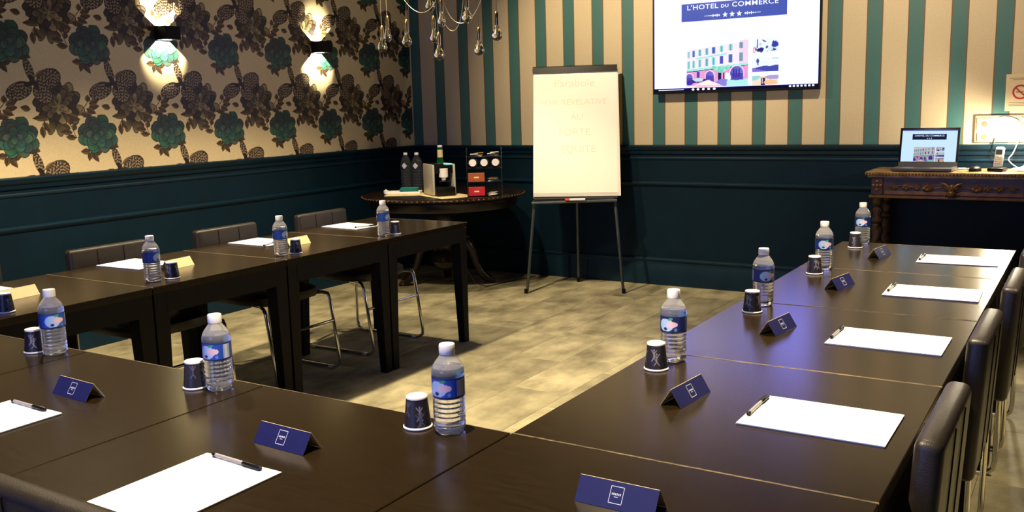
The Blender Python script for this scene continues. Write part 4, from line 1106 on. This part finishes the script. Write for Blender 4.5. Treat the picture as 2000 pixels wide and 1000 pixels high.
# ------------------------------------------------------------------ carved sideboard and what stands on it
SX, SY0, SY1, SZ = -0.740, 6.125, 6.56, 0.932
def make_sideboard():
    t = thing('carved_sideboard', 'antique carved oak side table with twisted legs under the television wall', 'side table', (SX, (SY0+SY1)/2, 0))
    hw, hd = 0.50, (SY1-SY0)/2
    tp = MB().rbox(-hw, hw, -hd, hd, SZ-0.022, SZ, 0.006, 2).rbox(-hw+0.014, hw-0.014, -hd+0.012, hd, SZ-0.036, SZ-0.020, 0.004, 1)
    tpo = tp.build('table_top', M['marble'], t, 35)
    e = MB()
    for i in range(52):
        x = -hw+0.012+i*(2*hw-0.024)/51; e.ball((x, -hd+0.002, SZ-0.012), 0.0085, 0.006, 0.0075, 7, 5)
    e.build('carved_edge', M['oakgold'], tpo, 60)
    q = hw-0.040; fy = -hd+0.030
    MB().box(-q, q, fy, hd-0.01, SZ-0.150, SZ-0.036).build('drawer_case', M['oak'], t, 0)
    for s_ in (-1, 1):
        cx = s_*(q-0.032)
        bl = MB().rbox(cx-0.036, cx+0.036, fy-0.010, fy+0.02, SZ-0.148, SZ-0.037, 0.004, 1).build('corner_block', M['oak'], t, 30)
        r = MB()
        for dx, dz in ((0, 0.026), (0, -0.026), (0.022, 0), (-0.022, 0), (0, 0)): r.ball((cx+dx, fy-0.012, SZ-0.088+dz), 0.011, 0.007, 0.011, 10, 6)
        r.build('rosette', M['oakgold'], bl, 60)
    fr = MB().rbox(-q+0.075, q-0.075, fy-0.008, fy+0.01, SZ-0.142, SZ-0.118, 0.003, 1).build('gadroon_rail', M['oakgold'], t, 30)
    # carved mask in the centre: face with spread wings
    mk = MB()
    mk.ball((0, fy-0.016, SZ-0.098), 0.020, 0.018, 0.028, 12, 8).ball((0, fy-0.026, SZ-0.128), 0.026, 0.018, 0.020, 12, 8).ball((0, fy-0.034, SZ-0.100), 0.005, 0.006, 0.010, 8, 6)
    for s_ in (-1, 1):
        mk.tube([(s_*0.012, fy-0.018, SZ-0.092), (s_*0.034, fy-0.018, SZ-0.074), (s_*0.062, fy-0.012, SZ-0.062)], [0.012, 0.010, 0.003], 8)
        mk.tube([(s_*0.012, fy-0.018, SZ-0.100), (s_*0.034, fy-0.016, SZ-0.090), (s_*0.052, fy-0.010, SZ-0.084)], [0.010, 0.008, 0.002], 8)
        mk.ball((s_*0.009, fy-0.032, SZ-0.092), 0.004, 0.004, 0.004, 8, 5)
        mk.tube([(s_*0.018, fy-0.02, SZ-0.125), (s_*0.036, fy-0.014, SZ-0.140), (s_*0.044, fy-0.01, SZ-0.128)], [0.009, 0.007, 0.003], 8)
    mk.build('carved_mask', M['oakgold'], t, 60)
    for s_ in (-1, 1):
        for k_, (xx, sz) in enumerate(((0.135, 1.25), (0.195, 0.8), (0.255, 1.0), (0.325, 0.75))):
            x = s_*xx; lf = MB(); z = SZ-0.090
            for i in range(5):
                a = math.radians(20+35*i); L = 0.030*sz*(1 if i != 2 else 1.2)
                lf.tube([(x, fy-0.004, z-0.012*sz), (x+0.6*L*math.cos(a), fy-0.012, z-0.012*sz+0.5*L*math.sin(a)), (x+L*math.cos(a), fy-0.004, z-0.012*sz+0.75*L*math.sin(a))], [0.006*sz, 0.008*sz, 0.002], 7)
            lf.ball((x, fy-0.010, z-0.014*sz), 0.010*sz, 0.008, 0.008*sz, 9, 6)
            lf.build('leaf_carving', M['oakgold'], t, 60)
        mo = MB().tube([(s_*0.06, fy-0.002, SZ-0.092), (s_*0.16, fy-0.004, SZ-0.108), (s_*0.26, fy-0.004, SZ-0.080), (s_*0.36, fy-0.002, SZ-0.096)], 0.004, 6)
        mo.build('scroll_stem', M['oak'], t, 60)
    MB().rbox(-q-0.016, q+0.016, fy-0.020, hd-0.005, SZ-0.164, SZ-0.148, 0.005, 2).build('lower_moulding', M['oakgold'], t, 35)
    # barley-twist legs
    for s_ in (-1, 1):
        for yy, back in ((fy+0.030, 0), (hd-0.05, 1)):
            x = s_*(q-0.030)
            pr = [(0, 0.0), (0.030, 0.0), (0.036, 0.015), (0.036, 0.045), (0.026, 0.06), (0.020, 0.07)]
            z = 0.07
            tw = []
            for i in range(61): tw.append((0.030, 0.085+i*0.0085))
            pr2 = [(0.020, 0.605), (0.034, 0.615), (0.036, 0.625), (0.022, 0.640), (0.024, 0.660), (0.034, 0.680), (0.024, 0.700), (0.020, 0.715), (0.036, 0.730), (0.036, SZ-0.164), (0, SZ-0.164)]
            tf = lambda a, zz: (0.72+0.32*abs(math.cos(a-zz*34))) if 0.08 < zz < 0.60 else 1
            MB().lathe(pr+tw+pr2, 24, (x, yy, 0), mod=tf).build('twisted_leg', M['oak'], t, 60)
        MB().rbox(s_*(q-0.030)-0.022, s_*(q-0.030)+0.022, fy+0.03, hd-0.05, 0.018, 0.045, 0.006, 1).build('stretcher', M['oak'], t, 30)
    MB().rbox(-q+0.03, q-0.03, (fy+hd)/2-0.03, (fy+hd)/2+0.03, 0.020, 0.045, 0.006, 1).build('stretcher', M['oak'], t, 30)
make_sideboard()

def make_laptop():
    cx, y0 = -0.915, 6.30
    t = thing('open_laptop', 'open laptop on the carved side table showing the hotel page', 'laptop', (cx, y0, SZ+0.0005), math.radians(-2))
    bs = MB().rbox(-0.175, 0.175, -0.150, 0.060, 0.004, 0.022, 0.004, 2).build('base', M['lapgrey'], t, 35)
    MB().box(-0.155, 0.155, -0.055, 0.045, 0.022, 0.0225).build('keyboard', M['black'], bs, 0)
    MB().box(-0.045, 0.045, -0.135, -0.075, 0.022, 0.0224).build('touchpad', M['black'], bs, 0)
    for sx in (-0.15, 0.15):
        for sy in (-0.135, 0.045): MB().box(sx-0.01, sx+0.01, sy-0.008, sy+0.008, 0, 0.004).build('rubber_foot', M['black'], bs, 0)
    ln = math.radians(-12)
    R = Matrix.Translation((0, 0.055, 0.020)) @ Matrix.Rotation(ln, 4, 'X')
    def put(mb): mb.M = R; return mb
    hb, h = 0.175, 0.246
    put(MB()).rbox(-hb, hb, 0.0, 0.008, 0.0, h, 0.003, 2).build('lid', M['black'], t, 30)
    put(MB()).box(-hb+0.003, hb-0.003, -0.0012, 0.0, 0.0, 0.028).build('hinge_strip', M['lapgrey'], t, 0)
    sc = wall_rect(put(MB()), -0.161, 0.161, 0.030, 0.226, -0.0008).build('screen', M['lapwhite'], t, 0)
    wall_rect(put(MB()), -0.161, 0.161, 0.226, 0.232, -0.0008).build('screen_top', M['tvblue'], sc, 0)
    wall_rect(put(MB()), -0.100, 0.100, 0.170, 0.206, -0.0011).build('banner', M['lapnavy'], sc, 0)
    tx = MB()
    text_shape(tx, "L'HOTEL DU COMMERCE", 0.0135, R @ flat(0, -0.0014, 0.190), sx=1.12, bold=0.0002)
    for q in (-0.012, 0, 0.012):
        o_ = len(tx.v); star(tx, q, 0.1785, 0.0048, -0.0014)
        for v in range(o_, len(tx.v)): tx.v[v] = tuple(R @ Vector(tx.v[v]))
    tx.build('lettering', M['lapwhite'], sc, 0)
    def pic(name, cols, x0, x1, z0, z1):
        o = grid_mesh(name, cols, lambda U, V: (x0+U*(x1-x0), 0*U-0.0011, z0+V*(z1-z0)), M['lapscreen'], sc); o.matrix_basis = R
    pic('photo', HOTEL, -0.086, 0.038, 0.030, 0.124)
    for i, (a, b_) in enumerate(((0.096, 0.124), (0.062, 0.090), (0.030, 0.056))): pic('photo', SMALL[i], 0.043, 0.094, a, b_)
M['lapscreen'] = mat('laptop_picture', (0, 0, 0), 0.2, attr='emit', estr=0.55)
make_laptop()

t = thing('computer_mouse', 'black computer mouse beside the laptop', 'mouse', (-0.630, 6.26, SZ+0.0005), math.radians(60))
MB().lathe([(0, 0), (0.030, 0), (0.032, 0.006), (0.030, 0.018), (0.020, 0.028), (0.008, 0.031), (0, 0.031)], 20).build('mouse_shell', M['black'], t, 60).scale = (1.45, 0.9, 1)
MB().tube([(0.018, -0.003, 0.030), (0.018, 0.003, 0.030)], 0.005, 8).build('scroll_wheel', M['steel'], t)
t = thing('cordless_phone', 'white cordless telephone standing in its dark charging cradle', 'telephone', (-0.512, 6.30, SZ+0.0005), math.radians(-15))
MB().rbox(-0.045, 0.045, -0.05, 0.04, 0, 0.022, 0.008, 2).build('cradle', M['black'], t, 40)
b = MB(); b.M = Matrix.Translation((0, 0.0, 0.018)) @ Matrix.Rotation(math.radians(-14), 4, 'X')
b.rbox(-0.025, 0.025, -0.014, 0.012, 0, 0.128, 0.009, 3); hs = b.build('handset', M['white'], t, 50)
b2 = MB(); b2.M = b.M; b2.rbox(-0.018, 0.018, -0.0155, -0.012, 0.080, 0.112, 0.001, 1).build('display', M['steel'], hs, 30)
for r_ in range(4):
    for c_ in range(3):
        b2 = MB(); b2.M = b.M; b2.rbox(-0.017+c_*0.012, -0.007+c_*0.012, -0.0158, -0.013, 0.022+r_*0.013, 0.031+r_*0.013, 0.001, 1).build('key', M['silver'], hs, 30)
# desk lamp
LH = Vector((-0.475, 6.38, 1.222))
t = thing('desk_lamp', 'lit white desk lamp on the carved side table at the right edge', 'desk lamp', (-0.375, 6.36, SZ+0.0005))
O = Vector(t.location)
MB().lathe([(0, 0), (0.070, 0), (0.072, 0.006), (0.066, 0.014), (0.02, 0.020), (0.012, 0.028), (0, 0.028)], 32).build('base', M['white'], t, 50)
MB().tube([(0, 0, 0.02), (0.03, 0, 0.10), (0.055, 0.01, 0.19), (0.04, 0.0, 0.27), (-0.01, -0.01, 0.315), (-0.03, -0.01, 0.318)], 0.008, 10).build('arm', M['white'], t, 60)
hd = MB(); c = LH-O
hd.M = Matrix.Translation(c) @ Matrix.Rotation(math.radians(12), 4, 'Y') @ Matrix.Rotation(math.radians(-48), 4, 'X') @ Matrix.Diagonal((1.2, 0.85, 1, 1))
hd.lathe([(0.060, -0.010), (0.058, 0.006), (0.040, 0.022), (0.015, 0.030), (0, 0.031), (0, 0.027), (0.014, 0.026), (0.038, 0.018), (0.054, 0.004), (0.057, -0.010), (0.060, -0.010)], 28)
sh = hd.build('lamp_shade', M['white'], t, 60)
bl = MB(); bl.M = hd.M; bl.ball((0, 0, -0.006), 0.045, 0.045, 0.013, 18, 8); bl.build('lamp_bulb', M['lamptube'], t, 60)
l = bpy.data.lights.new('desk_lamp_light', 'POINT'); l.energy = 26; l.color = (1, 0.9, 0.68); l.shadow_soft_size = 0.04
o = bpy.data.objects.new('desk_lamp_light', l); COL.objects.link(o); o.parent = t; o.location = c+Vector((0, -0.03, -0.060))
# wall sockets, cables, sign
t = thing('socket_panel', 'tan wall panel of sockets above the rail behind the desk lamp', 'socket panel', (-0.530, YW-0.0017, 1.092))
MB().rbox(-0.145, 0.165, -0.022, 0.0, 0, 0.168, 0.004, 2).build('backing', M['tan'], t, 30)
for x, z, sx, sz in ((-0.09, 0.115, 0.045, 0.042), (-0.09, 0.035, 0.040, 0.032), (0.02, 0.115, 0.042, 0.042), (0.02, 0.035, 0.042, 0.036), (0.115, 0.11, 0.040, 0.045), (0.115, 0.035, 0.040, 0.034)):
    p = MB().rbox(x-sx, x+sx, -0.030, -0.021, z-sz+0.005, z+sz-0.005, 0.004, 2).build('socket_plate', M['tan'], t, 30)
    MB().lathe([(0, 0), (0.018, 0), (0.018, 0.001), (0, 0.001)], 18).build('socket_hole', M['socket'], p, 0).matrix_basis = Matrix.Translation((x, -0.0302, z)) @ Matrix.Rotation(PI/2, 4, 'X')
for pts, lab in (([(-0.56, YW-0.04, 1.12), (-0.57, YW-0.05, 1.04), (-0.545, YW-0.05, 0.98), (-0.52, 6.42, SZ+0.004), (-0.512, 6.345, SZ+0.006)], 'dark thin cable from the sockets down to the telephone'),
                 ([(-0.42, YW-0.04, 1.12), (-0.45, YW-0.06, 1.03), (-0.47, YW-0.09, 0.985), (-0.40, 6.44, SZ+0.006), (-0.33, 6.42, SZ+0.005)], 'white cable looping behind the desk lamp'),
                 ([(-0.735, 6.36, SZ+0.010), (-0.69, 6.40, SZ+0.008), (-0.66, 6.33, SZ+0.005), (-0.640, 6.29, SZ+0.010)], 'pale mouse cable behind the laptop')):
    n = 24; V = [Vector(p) for p in pts]; out = []
    for i in range(len(V)-1):
        p0, p1, p2, p3 = V[max(i-1, 0)], V[i], V[i+1], V[min(i+2, len(V)-1)]
        for q in range(6):
            s_ = q/6; out.append(tuple(0.5*((2*p1)+(p2-p0)*s_+(2*p0-5*p1+4*p2-p3)*s_*s_+(3*p1-p0-3*p2+p3)*s_**3)))
    out.append(tuple(V[-1]))
    tag(MB().tube(out, 0.0032, 6).build('cable', M['black'] if 'dark' in lab else M['white'], None, 60), lab, 'cable')
t = thing('no_smoking_sign', 'cream no-smoking notice with red circle on the striped wall', 'sign', (-0.435, YW-0.0017, 1.285))
MB().box(-0.080, 0.080, -0.002, 0.0, 0, 0.225).build('sign_board', M['signpaper'], t, 0)
ring = MB(); n = 36
for r0_, r1_ in ((0.034, 0.045),):
    vs = []
    for i in range(n):
        a = 2*PI*i/n
        for r_ in (r0_, r1_): vs.append((0.002+r_*math.cos(a), -0.0024, 0.115+r_*math.sin(a)))
    ring.add(vs, [(2*i, 2*i+1, (2*i+3) % (2*n), (2*i+2) % (2*n)) for i in range(n)])
ring.add([(0.002+dx, -0.0025, 0.115+dz) for dx, dz in ((-0.029, 0.023), (-0.023, 0.029), (0.029, -0.023), (0.023, -0.029))], [(0,1,2,3)])
ring.build('red_ring', M['redring'], t, 0)
cg = MB(); wall_rect(cg, -0.022, 0.018, 0.112, 0.119, -0.0022); wall_rect(cg, 0.020, 0.026, 0.112, 0.119, -0.0022); cg.tube([(0.022, -0.0022, 0.121), (0.026, -0.0022, 0.128), (0.021, -0.0022, 0.133)], 0.0014, 4); cg.build('cigarette', M['inkline'], t, 0)
ln_ = MB()
for z, a, b_ in ((0.198, -0.062, 0.064), (0.190, -0.045, 0.05), (0.050, -0.06, 0.062), (0.040, -0.06, 0.05), (0.030, -0.06, 0.058)): wall_rect(ln_, a, b_, z, z+0.0035, -0.0023)
ln_.build('small_print', M['inkline'], t, 0)
